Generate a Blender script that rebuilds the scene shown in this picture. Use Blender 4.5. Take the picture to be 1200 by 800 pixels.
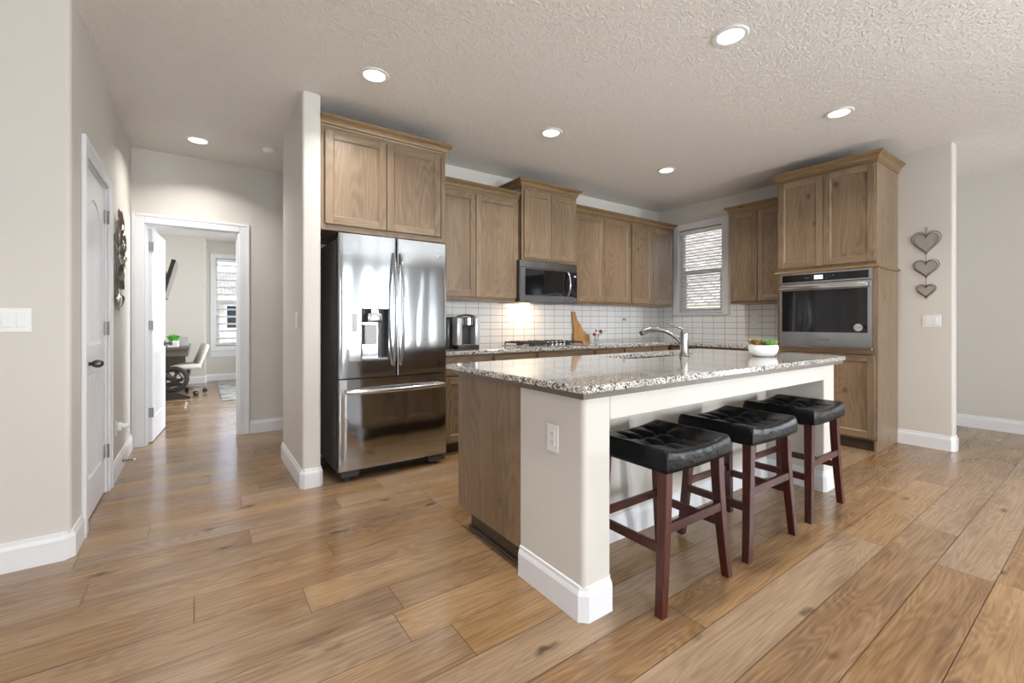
import bpy, bmesh, math, random
from mathutils import Vector, Matrix, noise
random.seed(7)
R = math.radians
PI = math.pi
for o in list(bpy.data.objects):
    bpy.data.objects.remove(o, do_unlink=True)
scene = bpy.context.scene
COL = scene.collection

# ------------------------------------------------------------ camera
cam_d = bpy.data.cameras.new('camera')
cam = bpy.data.objects.new('camera', cam_d)
COL.objects.link(cam)
cam.location = (0, 0, 1.15)
cam.rotation_euler = (R(90), 0, R(-35.3))
cam_d.sensor_width = 36
cam_d.lens = 36 * 516 / 1200
cam_d.shift_y = -22.5 / 1200
cam_d.clip_start = 0.02
cam_d.clip_end = 200
scene.camera = cam

# ------------------------------------------------------------ world, exposure
scene.view_settings.view_transform = 'Standard'
scene.view_settings.look = 'None'
scene.view_settings.gamma = 1
scene.view_settings.exposure = 0.32
scene.view_settings.use_curve_mapping = False
world = bpy.data.worlds.new('world')
scene.world = world
world.use_nodes = True
wn = world.node_tree
wn.nodes.clear()
wo = wn.nodes.new('ShaderNodeOutputWorld')
wb = wn.nodes.new('ShaderNodeBackground')
tc = wn.nodes.new('ShaderNodeTexCoord')
sp = wn.nodes.new('ShaderNodeSeparateXYZ')
cr = wn.nodes.new('ShaderNodeValToRGB')
cr.color_ramp.elements[0].position = 0.0
cr.color_ramp.elements[0].color = (0.90, 0.95, 1.0, 1)
cr.color_ramp.elements[1].position = 0.6
cr.color_ramp.elements[1].color = (0.38, 0.60, 0.98, 1)
wn.links.new(tc.outputs['Generated'], sp.inputs[0])
wn.links.new(sp.outputs['Z'], cr.inputs[0])
wn.links.new(cr.outputs[0], wb.inputs[0])
wb.inputs[1].default_value = 2.4
wn.links.new(wb.outputs[0], wo.inputs[0])

sun_d = bpy.data.lights.new('sun', 'SUN')
sun_d.energy = 6.0
sun_d.angle = R(1.5)
sun_d.color = (1, 0.96, 0.9)
sun = bpy.data.objects.new('sun', sun_d)
COL.objects.link(sun)
sun.rotation_euler = (R(30), R(-30), R(0))
sun.location = (0, -8, 9)

def area(name, loc, rot, sx, sy, power, color=(1, 1, 1), spread=180):
    d = bpy.data.lights.new(name, 'AREA')
    d.shape = 'RECTANGLE'
    d.size = sx
    d.size_y = sy
    d.energy = power
    d.color = color
    d.spread = R(spread)
    o = bpy.data.objects.new(name, d)
    COL.objects.link(o)
    o.location = loc
    o.rotation_euler = rot
    return o
# daylight that enters through the windows of the living room behind the camera,
# an added, unseen dining window on the right and the office at the end of the hall
DAY = (0.90, 0.95, 1.0)
K = 1.0
area('daylight_patio', (3.92, -5.40, 1.22), (R(104), 0, 0), .85, 2.45, 190 * K, DAY)
area('daylight_living', (2.475, -5.40, 1.22), (R(104), 0, 0), 0.50, 2.45, 85 * K, DAY)
area('daylight_narrow', (5.50, -5.40, 1.22), (R(104), 0, 0), 0.26, 2.45, 50 * K, DAY)
area('daylight_living_wide', (-0.9, -5.32, 1.35), (R(104), 0, 0), 2.4, 1.7, 120 * K, DAY)
area('daylight_west', (-3.62, -1.2, 1.45), (R(90), 0, R(-90)), 2.2, 1.7, 14 * K, DAY)
area('added_fill_dining', (7.24, -2.0, 1.30), (R(104), 0, R(90)), 1.8, 2.0, 120 * K, DAY)  # added fill at an unseen dining window, brightens the room
area('daylight_office', (3.12, 7.6, 1.45), (R(90), 0, R(90)), 2.4, 1.7, 230 * K, DAY)

# ------------------------------------------------------------ mesh helpers
class MB:
    def __init__(s):
        s.bm = bmesh.new()
    def _add(s, tmp, mat=0, M=None):
        for f in tmp.faces:
            f.material_index = mat
        if M is not None:
            tmp.transform(M)
        me = bpy.data.meshes.new('t')
        tmp.to_mesh(me)
        tmp.free()
        s.bm.from_mesh(me)
        bpy.data.meshes.remove(me)
        return s
    def box(s, x0, x1, y0, y1, z0, z1, bev=0.0, mat=0, seg=1, M=None):
        t = bmesh.new()
        bmesh.ops.create_cube(t, size=1)
        for v in t.verts:
            v.co = Vector(((x0 + x1) / 2 + v.co.x * (x1 - x0), (y0 + y1) / 2 + v.co.y * (y1 - y0), (z0 + z1) / 2 + v.co.z * (z1 - z0)))
        if bev > 0:
            bmesh.ops.bevel(t, geom=list(t.edges), offset=min(bev, .45 * min(abs(x1 - x0), abs(y1 - y0), abs(z1 - z0))), segments=seg, affect='EDGES', profile=0.5)
        return s._add(t, mat, M)
    def cyl(s, p0, p1, r0, r1=None, n=20, mat=0, M=None):
        r1 = r0 if r1 is None else r1
        p0, p1 = Vector(p0), Vector(p1)
        d = p1 - p0
        t = bmesh.new()
        bmesh.ops.create_cone(t, cap_ends=True, segments=n, radius1=r0, radius2=r1, depth=d.length)
        t.transform(Matrix.Translation((p0 + p1) / 2) @ d.to_track_quat('Z', 'Y').to_matrix().to_4x4())
        return s._add(t, mat, M)
    def sphere(s, c, r, sc=(1, 1, 1), n=16, mat=0, M=None):
        t = bmesh.new()
        bmesh.ops.create_uvsphere(t, u_segments=n, v_segments=max(6, n // 2), radius=r)
        t.transform(Matrix.Translation(c) @ Matrix.Diagonal((*sc, 1)))
        return s._add(t, mat, M)
    def tube(s, pts, r, n=8, mat=0, closed=False, M=None, flat=None):
        """round (or flat=(a,b) elliptical) tube along points; r may be a list"""
        pts = [Vector(p) for p in pts]
        N = len(pts)
        rr = r if isinstance(r, (list, tuple)) else [r] * N
        t = bmesh.new()
        rings = []
        up = None
        for i, p in enumerate(pts):
            a = pts[(i - 1) % N] if (closed or i > 0) else p
            b = pts[(i + 1) % N] if (closed or i < N - 1) else p
            d = (b - a).normalized()
            if up is None:
                up = Vector((0, 0, 1)) if abs(d.z) < .9 else Vector((1, 0, 0))
            side = d.cross(up).normalized()
            up = side.cross(d).normalized()
            fa, fb = flat if flat else (1, 1)
            rings.append([t.verts.new(p + side * math.cos(2 * PI * k / n) * rr[i] * fa + up * math.sin(2 * PI * k / n) * rr[i] * fb) for k in range(n)])
        for i in range(N if closed else N - 1):
            A, B = rings[i], rings[(i + 1) % N]
            for k in range(n):
                t.faces.new((A[k], A[(k + 1) % n], B[(k + 1) % n], B[k]))
        if not closed:
            t.faces.new(rings[0][::-1])
            t.faces.new(rings[-1])
        bmesh.ops.recalc_face_normals(t, faces=t.faces)
        return s._add(t, mat, M)
    def lathe(s, prof, c=(0, 0, 0), n=32, mat=0, M=None):
        """prof: (r, z) list"""
        t = bmesh.new()
        rings = []
        for r, z in prof:
            if r < 1e-5:
                rings.append([t.verts.new((c[0], c[1], c[2] + z))])
            else:
                rings.append([t.verts.new((c[0] + r * math.cos(2 * PI * k / n), c[1] + r * math.sin(2 * PI * k / n), c[2] + z)) for k in range(n)])
        for A, B in zip(rings, rings[1:]):
            for k in range(n):
                k2 = (k + 1) % n
                if len(A) == 1 and len(B) > 1:
                    t.faces.new((A[0], B[k], B[k2]))
                elif len(B) == 1 and len(A) > 1:
                    t.faces.new((A[k], A[k2], B[0]))
                elif len(A) > 1:
                    t.faces.new((A[k], A[k2], B[k2], B[k]))
        bmesh.ops.recalc_face_normals(t, faces=t.faces)
        return s._add(t, mat, M)
    def prism(s, poly, z0, z1, holes=(), mat=0, M=None, bev=0):
        """polygon in XY with holes, extruded in z"""
        t = bmesh.new()
        edges = []
        for loop in [poly] + list(holes):
            vs = [t.verts.new((p[0], p[1], z0)) for p in loop]
            for i in range(len(vs)):
                edges.append(t.edges.new((vs[i], vs[(i + 1) % len(vs)])))
        if holes:
            bmesh.ops.triangle_fill(t, use_beauty=True, edges=edges, use_dissolve=False)
        else:
            bmesh.ops.contextual_create(t, geom=edges)
        fs = list(t.faces)
        ex = bmesh.ops.extrude_face_region(t, geom=fs)
        for g in ex['geom']:
            if isinstance(g, bmesh.types.BMVert):
                g.co.z = z1
        bmesh.ops.recalc_face_normals(t, faces=t.faces)
        if bev > 0:
            es = [e for e in t.edges if len(e.link_faces) == 2 and e.calc_face_angle(0) > 1.0 and abs(e.verts[0].co.z - e.verts[1].co.z) < 1e-6]
            bmesh.ops.bevel(t, geom=es, offset=bev, segments=2, affect='EDGES', profile=.5)
        return s._add(t, mat, M)
    def sweep(s, path, prof, closed=False, mat=0, M=None, flip=1):
        """path: 2D plan points, prof: (out, z); out is to the right of travel * flip; mitred"""
        t = bmesh.new()
        N = len(path)
        P = [Vector((p[0], p[1])) for p in path]
        rings = []
        for i in range(N):
            def nrm(a, b):
                d = (b - a).normalized()
                return Vector((d.y, -d.x)) * flip
            if closed or 0 < i < N - 1:
                n1 = nrm(P[i - 1], P[i]); n2 = nrm(P[i], P[(i + 1) % N])
                m = (n1 + n2).normalized()
                m = m / max(.3, m.dot(n1))
            elif i == 0:
                m = nrm(P[0], P[1])
            else:
                m = nrm(P[-2], P[-1])
            rings.append([t.verts.new((P[i].x + m.x * o, P[i].y + m.y * o, z)) for o, z in prof])
        K = len(prof)
        for i in range(N if closed else N - 1):
            A, B = rings[i], rings[(i + 1) % N]
            for k in range(K):
                t.faces.new((A[k], A[(k + 1) % K], B[(k + 1) % K], B[k]))
        if not closed:
            t.faces.new(rings[0]); t.faces.new(rings[-1][::-1])
        bmesh.ops.recalc_face_normals(t, faces=t.faces)
        return s._add(t, mat, M)
    def quad(s, a, b, c, d, mat=0):
        vs = [s.bm.verts.new(v) for v in (a, b, c, d)]
        f = s.bm.faces.new(vs); f.material_index = mat
        return s
    def build(s, name, mats, parent=None, smooth=False, angle=35):
        me = bpy.data.meshes.new(name)
        s.bm.to_mesh(me); s.bm.free()
        o = bpy.data.objects.new(name, me)
        COL.objects.link(o)
        for m in (mats if isinstance(mats, (list, tuple)) else [mats]):
            me.materials.append(m)
        if smooth:
            for p in me.polygons: p.use_smooth = True
            me.set_sharp_from_angle(angle=R(angle))
        if parent is not None:
            o.parent = parent
        return o

def tag(o, label=None, cat=None, group=None, kind=None):
    if label: o['label'] = label
    if cat: o['category'] = cat
    if group: o['group'] = group
    if kind: o['kind'] = kind
    return o
def empty(name, loc, rz=0, label=None, cat=None, group=None, kind=None):
    o = bpy.data.objects.new(name, None)
    COL.objects.link(o)
    o.location = loc
    o.rotation_euler = (0, 0, rz)
    o.empty_display_size = .1
    return tag(o, label, cat, group, kind)
def struct(mb, name, mats, smooth=False, parent=None):
    o = mb.build(name, mats, parent, smooth)
    if parent is None: o['kind'] = 'structure'
    return o
def copy_tree(o, parent=None):
    c = o.copy(); COL.objects.link(c); c.parent = parent
    for ch in [x for x in bpy.data.objects if x.parent == o]:
        copy_tree(ch, c)
    return c
def rpoly(pts, n=6):
    """pts: (x, y, r) corners -> polygon with rounded corners"""
    out = []
    N = len(pts)
    for i in range(N):
        x, y, r = pts[i]
        p = Vector((x, y)); a = Vector(pts[i - 1][:2]); b = Vector(pts[(i + 1) % N][:2])
        if r <= 0:
            out.append((x, y)); continue
        u = (a - p).normalized(); v = (b - p).normalized()
        ang = u.angle(v)
        d = r / math.tan(ang / 2)
        c = p + (u + v).normalized() * (r / math.sin(ang / 2))
        s0 = p + u * d - c; s1 = p + v * d - c
        a0 = math.atan2(s0.y, s0.x); a1 = math.atan2(s1.y, s1.x)
        da = (a1 - a0 + PI) % (2 * PI) - PI
        for k in range(n + 1):
            t = a0 + da * k / n
            out.append((c.x + r * math.cos(t), c.y + r * math.sin(t)))
    return out
XZ = Matrix(((1, 0, 0, 0), (0, 0, 1, 0), (0, 1, 0, 0), (0, 0, 0, 1)))   # (x,y,z)->(x,z,y): prism in the XZ plane
def text_mesh(name, body, size, mat, parent, M, depth=.0008, bold=0.0):
    cu = bpy.data.curves.new(name, 'FONT')
    cu.body = body; cu.size = size; cu.extrude = depth; cu.align_x = 'CENTER'; cu.align_y = 'CENTER'; cu.offset = bold
    o = bpy.data.objects.new(name, cu)
    me = bpy.data.meshes.new_from_object(o)
    bpy.data.objects.remove(o)
    me.transform(M)
    me.materials.clear(); me.materials.append(mat)
    o = bpy.data.objects.new(name, me)
    COL.objects.link(o); o.parent = parent
    return o

# ------------------------------------------------------------ materials
def newmat(name):
    m = bpy.data.materials.new(name); m.use_nodes = True
    nt = m.node_tree
    b = nt.nodes['Principled BSDF']
    return m, nt, b
def N(nt, typ, **kw):
    n = nt.nodes.new(typ)
    for k, v in kw.items():
        if k in n.inputs: n.inputs[k].default_value = v
        else: setattr(n, k, v)
    return n
def srgb(r, g, b):
    f = lambda c: (c / 255 / 12.92) if c / 255 <= .04045 else ((c / 255 + .055) / 1.055) ** 2.4
    return (f(r), f(g), f(b), 1)
def plain(name, col, rough=.5, metal=0, spec=.5, emit=None, estr=0, coat=0, bump=None, alpha=None, trans=0):
    m, nt, b = newmat(name)
    b.inputs['Base Color'].default_value = col
    b.inputs['Roughness'].default_value = rough
    b.inputs['Metallic'].default_value = metal
    b.inputs['Specular IOR Level'].default_value = spec
    b.inputs['Coat Weight'].default_value = coat
    b.inputs['Transmission Weight'].default_value = trans
    if emit:
        b.inputs['Emission Color'].default_value = emit
        b.inputs['Emission Strength'].default_value = estr
    t = N(nt, 'ShaderNodeTexCoord')
    sc, dist, st = bump if bump else (60, .0005, .15)
    nz = N(nt, 'ShaderNodeTexNoise', Scale=sc, Detail=3)
    nt.links.new(t.outputs['Object'], nz.inputs['Vector'])
    bp = N(nt, 'ShaderNodeBump', Strength=st, Distance=dist)
    nt.links.new(nz.outputs['Fac'], bp.inputs['Height'])
    nt.links.new(bp.outputs[0], b.inputs['Normal'])
    return m
def paint(name, col, scale=90, dist=.002, strength=.25, rough=.55):
    m, nt, b = newmat(name)
    t = N(nt, 'ShaderNodeTexCoord')
    nz = N(nt, 'ShaderNodeTexNoise', Scale=scale, Detail=2)
    nt.links.new(t.outputs['Object'], nz.inputs['Vector'])
    bp = N(nt, 'ShaderNodeBump', Strength=strength, Distance=dist)
    nt.links.new(nz.outputs['Fac'], bp.inputs['Height'])
    nt.links.new(bp.outputs[0], b.inputs['Normal'])
    b.inputs['Base Color'].default_value = col
    b.inputs['Roughness'].default_value = rough
    b.inputs['Specular IOR Level'].default_value = .35
    return m
def wood(name, c_dark, c_mid, c_light, horiz=False, rough=.42, scale=1.0, coat=.25):
    m, nt, b = newmat(name)
    t = N(nt, 'ShaderNodeTexCoord')
    oi = N(nt, 'ShaderNodeObjectInfo')
    add = N(nt, 'ShaderNodeVectorMath', operation='MULTIPLY_ADD')
    nt.links.new(oi.outputs['Random'], add.inputs[0])
    add.inputs[1].default_value = (13.7, 7.3, 5.1)
    nt.links.new(t.outputs['Object'], add.inputs[2])
    mp = N(nt, 'ShaderNodeMapping')
    s = scale
    mp.inputs['Scale'].default_value = (.9 * s, 7 * s, 7 * s) if horiz else (7 * s, 7 * s, .9 * s)
    nt.links.new(add.outputs[0], mp.inputs['Vector'])
    n1 = N(nt, 'ShaderNodeTexNoise', Scale=.8, Detail=1.5, Distortion=.3)
    nt.links.new(mp.outputs[0], n1.inputs['Vector'])
    mul = N(nt, 'ShaderNodeMath', operation='MULTIPLY'); mul.inputs[1].default_value = 120
    nt.links.new(n1.outputs['Fac'], mul.inputs[0])
    sn = N(nt, 'ShaderNodeMath', operation='SINE')
    nt.links.new(mul.outputs[0], sn.inputs[0])
    mp2 = N(nt, 'ShaderNodeMapping')
    mp2.inputs['Scale'].default_value = (2.5, 120, 120) if horiz else (120, 120, 2.5)
    nt.links.new(add.outputs[0], mp2.inputs['Vector'])
    n2 = N(nt, 'ShaderNodeTexNoise', Scale=1, Detail=3)
    nt.links.new(mp2.outputs[0], n2.inputs['Vector'])
    n3 = N(nt, 'ShaderNodeTexNoise', Scale=.55, Detail=2)
    nt.links.new(mp.outputs[0], n3.inputs['Vector'])
    # f = .5 + .09*sin + .35*(n2-.5) + .9*(n3-.5)
    a1 = N(nt, 'ShaderNodeMath', operation='MULTIPLY_ADD'); a1.inputs[1].default_value = .055; a1.inputs[2].default_value = .09
    nt.links.new(sn.outputs[0], a1.inputs[0])
    a2 = N(nt, 'ShaderNodeMath', operation='MULTIPLY_ADD'); a2.inputs[1].default_value = .35
    nt.links.new(n2.outputs['Fac'], a2.inputs[0]); nt.links.new(a1.outputs[0], a2.inputs[2])
    a3 = N(nt, 'ShaderNodeMath', operation='MULTIPLY_ADD'); a3.inputs[1].default_value = .48
    nt.links.new(n3.outputs['Fac'], a3.inputs[0]); nt.links.new(a2.outputs[0], a3.inputs[2])
    rp = N(nt, 'ShaderNodeValToRGB')
    rp.color_ramp.elements[0].position = .2; rp.color_ramp.elements[0].color = c_dark
    e = rp.color_ramp.elements.new(.5); e.color = c_mid
    rp.color_ramp.elements[-1].position = .85; rp.color_ramp.elements[-1].color = c_light
    nt.links.new(a3.outputs[0], rp.inputs[0])
    # small dark knots
    vo = N(nt, 'ShaderNodeTexVoronoi', Scale=1.0)
    mp3 = N(nt, 'ShaderNodeMapping'); mp3.inputs['Scale'].default_value = (2.6, 3.5, 3.5) if horiz else (3.5, 3.5, 2.6)
    nt.links.new(add.outputs[0], mp3.inputs['Vector']); nt.links.new(mp3.outputs[0], vo.inputs['Vector'])
    kr = N(nt, 'ShaderNodeMapRange'); kr.inputs['From Min'].default_value = .03; kr.inputs['From Max'].default_value = .1
    kr.inputs['To Min'].default_value = .45; kr.inputs['To Max'].default_value = 1
    nt.links.new(vo.outputs['Distance'], kr.inputs['Value'])
    mx = N(nt, 'ShaderNodeMix', data_type='RGBA', blend_type='MULTIPLY'); mx.inputs[0].default_value = 1
    nt.links.new(rp.outputs[0], mx.inputs[6]); nt.links.new(kr.outputs[0], mx.inputs[7])
    nt.links.new(mx.outputs[2], b.inputs['Base Color'])
    b.inputs['Roughness'].default_value = rough
    b.inputs['Coat Weight'].default_value = coat
    b.inputs['Coat Roughness'].default_value = .25
    bp = N(nt, 'ShaderNodeBump', Strength=.12, Distance=.001)
    nt.links.new(n2.outputs['Fac'], bp.inputs['Height']); nt.links.new(bp.outputs[0], b.inputs['Normal'])
    return m
def steel(name, col=(.52, .545, .57, 1), rough=.2, wob=.02, wdist=.02, horiz=False):
    m, nt, b = newmat(name)
    b.inputs['Base Color'].default_value = col
    b.inputs['Metallic'].default_value = 1
    t = N(nt, 'ShaderNodeTexCoord')
    mp = N(nt, 'ShaderNodeMapping'); mp.inputs['Scale'].default_value = (4, 1, .45)
    nt.links.new(t.outputs['Object'], mp.inputs['Vector'])
    n1 = N(nt, 'ShaderNodeTexNoise', Scale=1.4, Detail=.5)
    nt.links.new(mp.outputs[0], n1.inputs['Vector'])
    bp = N(nt, 'ShaderNodeBump', Strength=wob, Distance=wdist * 10)
    nt.links.new(n1.outputs['Fac'], bp.inputs['Height'])
    nt.links.new(bp.outputs[0], b.inputs['Normal'])
    mp2 = N(nt, 'ShaderNodeMapping'); mp2.inputs['Scale'].default_value = (2, 350, 350) if horiz else (350, 350, 2)
    nt.links.new(t.outputs['Object'], mp2.inputs['Vector'])
    n2 = N(nt, 'ShaderNodeTexNoise', Scale=1, Detail=2)
    nt.links.new(mp2.outputs[0], n2.inputs['Vector'])
    rr = N(nt, 'ShaderNodeMapRange'); rr.inputs['To Min'].default_value = rough * .92; rr.inputs['To Max'].default_value = rough * 1.1
    nt.links.new(n2.outputs['Fac'], rr.inputs['Value']); nt.links.new(rr.outputs[0], b.inputs['Roughness'])
    return m

M_WALL = paint('wall_paint', srgb(209, 204, 196))
M_CEIL, nt, b = newmat('ceiling_texture')
b.inputs['Base Color'].default_value = srgb(236, 232, 226); b.inputs['Roughness'].default_value = .6
b.inputs['Specular IOR Level'].default_value = .4
t = N(nt, 'ShaderNodeTexCoord')
n1 = N(nt, 'ShaderNodeTexNoise', Scale=34, Detail=3, Distortion=1.0)
nt.links.new(t.outputs['Object'], n1.inputs['Vector'])
rp = N(nt, 'ShaderNodeMapRange'); rp.inputs['From Min'].default_value = .46; rp.inputs['From Max'].default_value = .58
nt.links.new(n1.outputs['Fac'], rp.inputs['Value'])
bp = N(nt, 'ShaderNodeBump', Strength=.7, Distance=.005)
nt.links.new(rp.outputs[0], bp.inputs['Height']); nt.links.new(bp.outputs[0], b.inputs['Normal'])
M_TRIM = plain('white_trim_paint', srgb(228, 228, 230), rough=.32)
M_DOOR = plain('white_door_paint', srgb(226, 226, 229), rough=.28)
WD, WM, WL = srgb(80, 63, 47), srgb(127, 105, 81), srgb(160, 137, 109)
M_WV = wood('alder_vertical_grain', WD, WM, WL)
M_WH = wood('alder_horizontal_grain', WD, WM, WL, horiz=True)
M_CROWN = wood('alder_crown', srgb(88, 68, 46), srgb(128, 102, 70), srgb(154, 128, 92), horiz=True, scale=2)
M_KICK = wood('toe_kick_wood', srgb(50, 40, 32), srgb(68, 54, 44), srgb(86, 70, 56), horiz=True)
M_SUPP = wood('greige_stained_trim', srgb(80, 70, 58), srgb(100, 90, 76), srgb(118, 108, 92), horiz=True)
M_BOX = plain('cabinet_inside', srgb(95, 76, 60), rough=.6)
M_STOOL = wood('cherry_stain', srgb(24, 6, 3), srgb(62, 17, 7), srgb(108, 38, 16), rough=.36, scale=1.6, coat=.12)
M_STEEL = steel('fridge_stainless', rough=.09, wob=.035, wdist=.02)
M_STEELH = steel('brushed_stainless', rough=.26, wob=.03, horiz=True)
M_MWS = steel('dark_stainless', col=(.30, .30, .31, 1), rough=.25, wob=.03, horiz=True)
M_CHROME = steel('brushed_nickel', col=(.36, .355, .34, 1), rough=.2, wob=.0)
M_HANDLE = steel('handle_steel', col=(.66, .66, .66, 1), rough=.16, wob=.0)
M_FSIDE = plain('fridge_side_grey', srgb(112, 112, 112), rough=.4, metal=.0)
M_BLACKGL = plain('black_glass', (.006, .006, .007, 1), rough=.05, spec=.6, bump=(4, .001, .02))
M_BLACK = plain('black_plastic', (.012, .012, .013, 1), rough=.45)
M_IRON = plain('cast_iron', (.02, .018, .018, 1), rough=.5)
M_DGREY = plain('dark_grey_plastic', srgb(64, 64, 66), rough=.4)
M_LGREY = plain('light_grey_plastic', srgb(176, 177, 178), rough=.35)
M_WHITEP = plain('white_plastic', srgb(232, 232, 230), rough=.3)
M_PEWTER = steel('dark_pewter', col=(.16, .155, .15, 1), rough=.3, wob=0)
M_GREYWIRE = plain('grey_wire', srgb(98, 94, 90), rough=.5, metal=.5)
M_MESHFILL = plain('hammered_metal_sheet', srgb(166, 159, 150), rough=.5, metal=.1, bump=(220, .003, .8))
M_HINGE = plain('hinge_nickel', srgb(150, 150, 150), rough=.35, metal=.8)
M_CERAMIC = plain('white_ceramic', srgb(232, 234, 234), rough=.15, coat=.4)
M_SOIL = plain('dark_soil', srgb(52, 42, 34), rough=.9, bump=(80, .01, .8))
M_GREEN = plain('leaf_green', srgb(112, 168, 50), rough=.45)
M_GREEN2 = plain('leaf_dark_green', srgb(58, 96, 42), rough=.45)
M_OLIVE = plain('leaf_olive_brown', srgb(140, 104, 48), rough=.45)
M_RED = plain('deep_red_petal', srgb(146, 18, 30), rough=.5)
M_LAMP = plain('downlight_lens', (1, 1, 1, 1), rough=.4, emit=(1, .98, .94, 1), estr=5)
M_LEDBLUE = plain('blue_display', (.1, .15, .5, 1), rough=.3, emit=(.35, .45, 1, 1), estr=1.2)
M_LEDWHITE = plain('white_display', (.8, .9, 1, 1), rough=.3, emit=(.75, .88, 1, 1), estr=1.6)
M_SLAT = plain('blind_slat_white', srgb(236, 236, 234), rough=.4)
M_VINYL = plain('white_vinyl', srgb(232, 233, 234), rough=.3)

# glass
M_GLASS, nt, b = newmat('window_glass')
nt.nodes.remove(b)
tr = N(nt, 'ShaderNodeBsdfTransparent'); gl = N(nt, 'ShaderNodeBsdfGlossy', Roughness=.02)
fr = N(nt, 'ShaderNodeFresnel', IOR=1.45); ms = N(nt, 'ShaderNodeMixShader')
nt.links.new(fr.outputs[0], ms.inputs[0]); nt.links.new(tr.outputs[0], ms.inputs[1]); nt.links.new(gl.outputs[0], ms.inputs[2])
nt.links.new(ms.outputs[0], nt.nodes['Material Output'].inputs[0])

# black tufted leather
M_LEATHER, nt, b = newmat('black_leather')
b.inputs['Base Color'].default_value = (.007, .007, .0075, 1); b.inputs['Roughness'].default_value = .30
b.inputs['Specular IOR Level'].default_value = .16
t = N(nt, 'ShaderNodeTexCoord')
n1 = N(nt, 'ShaderNodeTexNoise', Scale=9, Detail=4, Distortion=.6)
vo = N(nt, 'ShaderNodeTexVoronoi', Scale=420)
nt.links.new(t.outputs['Object'], n1.inputs['Vector']); nt.links.new(t.outputs['Object'], vo.inputs['Vector'])
b1 = N(nt, 'ShaderNodeBump', Strength=.45, Distance=.02); b2 = N(nt, 'ShaderNodeBump', Strength=.12, Distance=.001)
nt.links.new(n1.outputs['Fac'], b1.inputs['Height']); nt.links.new(vo.outputs['Distance'], b2.inputs['Height'])
nt.links.new(b1.outputs[0], b2.inputs['Normal']); nt.links.new(b2.outputs[0], b.inputs['Normal'])

# granite
def granite(name, rough):
    m, nt, b = newmat(name)
    t = N(nt, 'ShaderNodeTexCoord')
    v1 = N(nt, 'ShaderNodeTexVoronoi', Scale=210); v2 = N(nt, 'ShaderNodeTexVoronoi', Scale=120)
    nz = N(nt, 'ShaderNodeTexNoise', Scale=7, Detail=3)
    for n in (v1, v2, nz): nt.links.new(t.outputs['Object'], n.inputs['Vector'])
    r1 = N(nt, 'ShaderNodeValToRGB'); r1.color_ramp.interpolation = 'CONSTANT'
    els = r1.color_ramp.elements
    els[0].position = 0; els[0].color = srgb(74, 66, 62)
    els[1].position = .16; els[1].color = srgb(166, 152, 138)
    for p, c in ((.30, (200, 197, 188)), (.50, (146, 144, 139)), (.60, (224, 222, 217)), (.82, (180, 166, 144)), (.90, (240, 240, 238))):
        e = els.new(p); e.color = srgb(*c)
    sep = N(nt, 'ShaderNodeSeparateColor'); nt.links.new(v1.outputs['Color'], sep.inputs[0])
    nt.links.new(sep.outputs[0], r1.inputs[0])
    sep2 = N(nt, 'ShaderNodeSeparateColor'); nt.links.new(v2.outputs['Color'], sep2.inputs[0])
    g = N(nt, 'ShaderNodeMath', operation='GREATER_THAN'); g.inputs[1].default_value = .86
    nt.links.new(sep2.outputs[1], g.inputs[0])
    mx = N(nt, 'ShaderNodeMix', data_type='RGBA'); mx.inputs[7].default_value = srgb(44, 38, 38)
    nt.links.new(g.outputs[0], mx.inputs[0]); nt.links.new(r1.outputs[0], mx.inputs[6])
    mr = N(nt, 'ShaderNodeMapRange'); mr.inputs['To Min'].default_value = .7; mr.inputs['To Max'].default_value = 1.15
    nt.links.new(nz.outputs['Fac'], mr.inputs['Value'])
    mm = N(nt, 'ShaderNodeMix', data_type='RGBA', blend_type='MULTIPLY'); mm.inputs[0].default_value = 1
    nt.links.new(mx.outputs[2], mm.inputs[6]); nt.links.new(mr.outputs[0], mm.inputs[7])
    nt.links.new(mm.outputs[2], b.inputs['Base Color'])
    b.inputs['Roughness'].default_value = rough
    b.inputs['Specular IOR Level'].default_value = .75
    b.inputs['Coat Weight'].default_value = .6
    b.inputs['Coat Roughness'].default_value = .04
    return m
M_GRANITE = granite('speckled_granite', .12)

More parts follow.
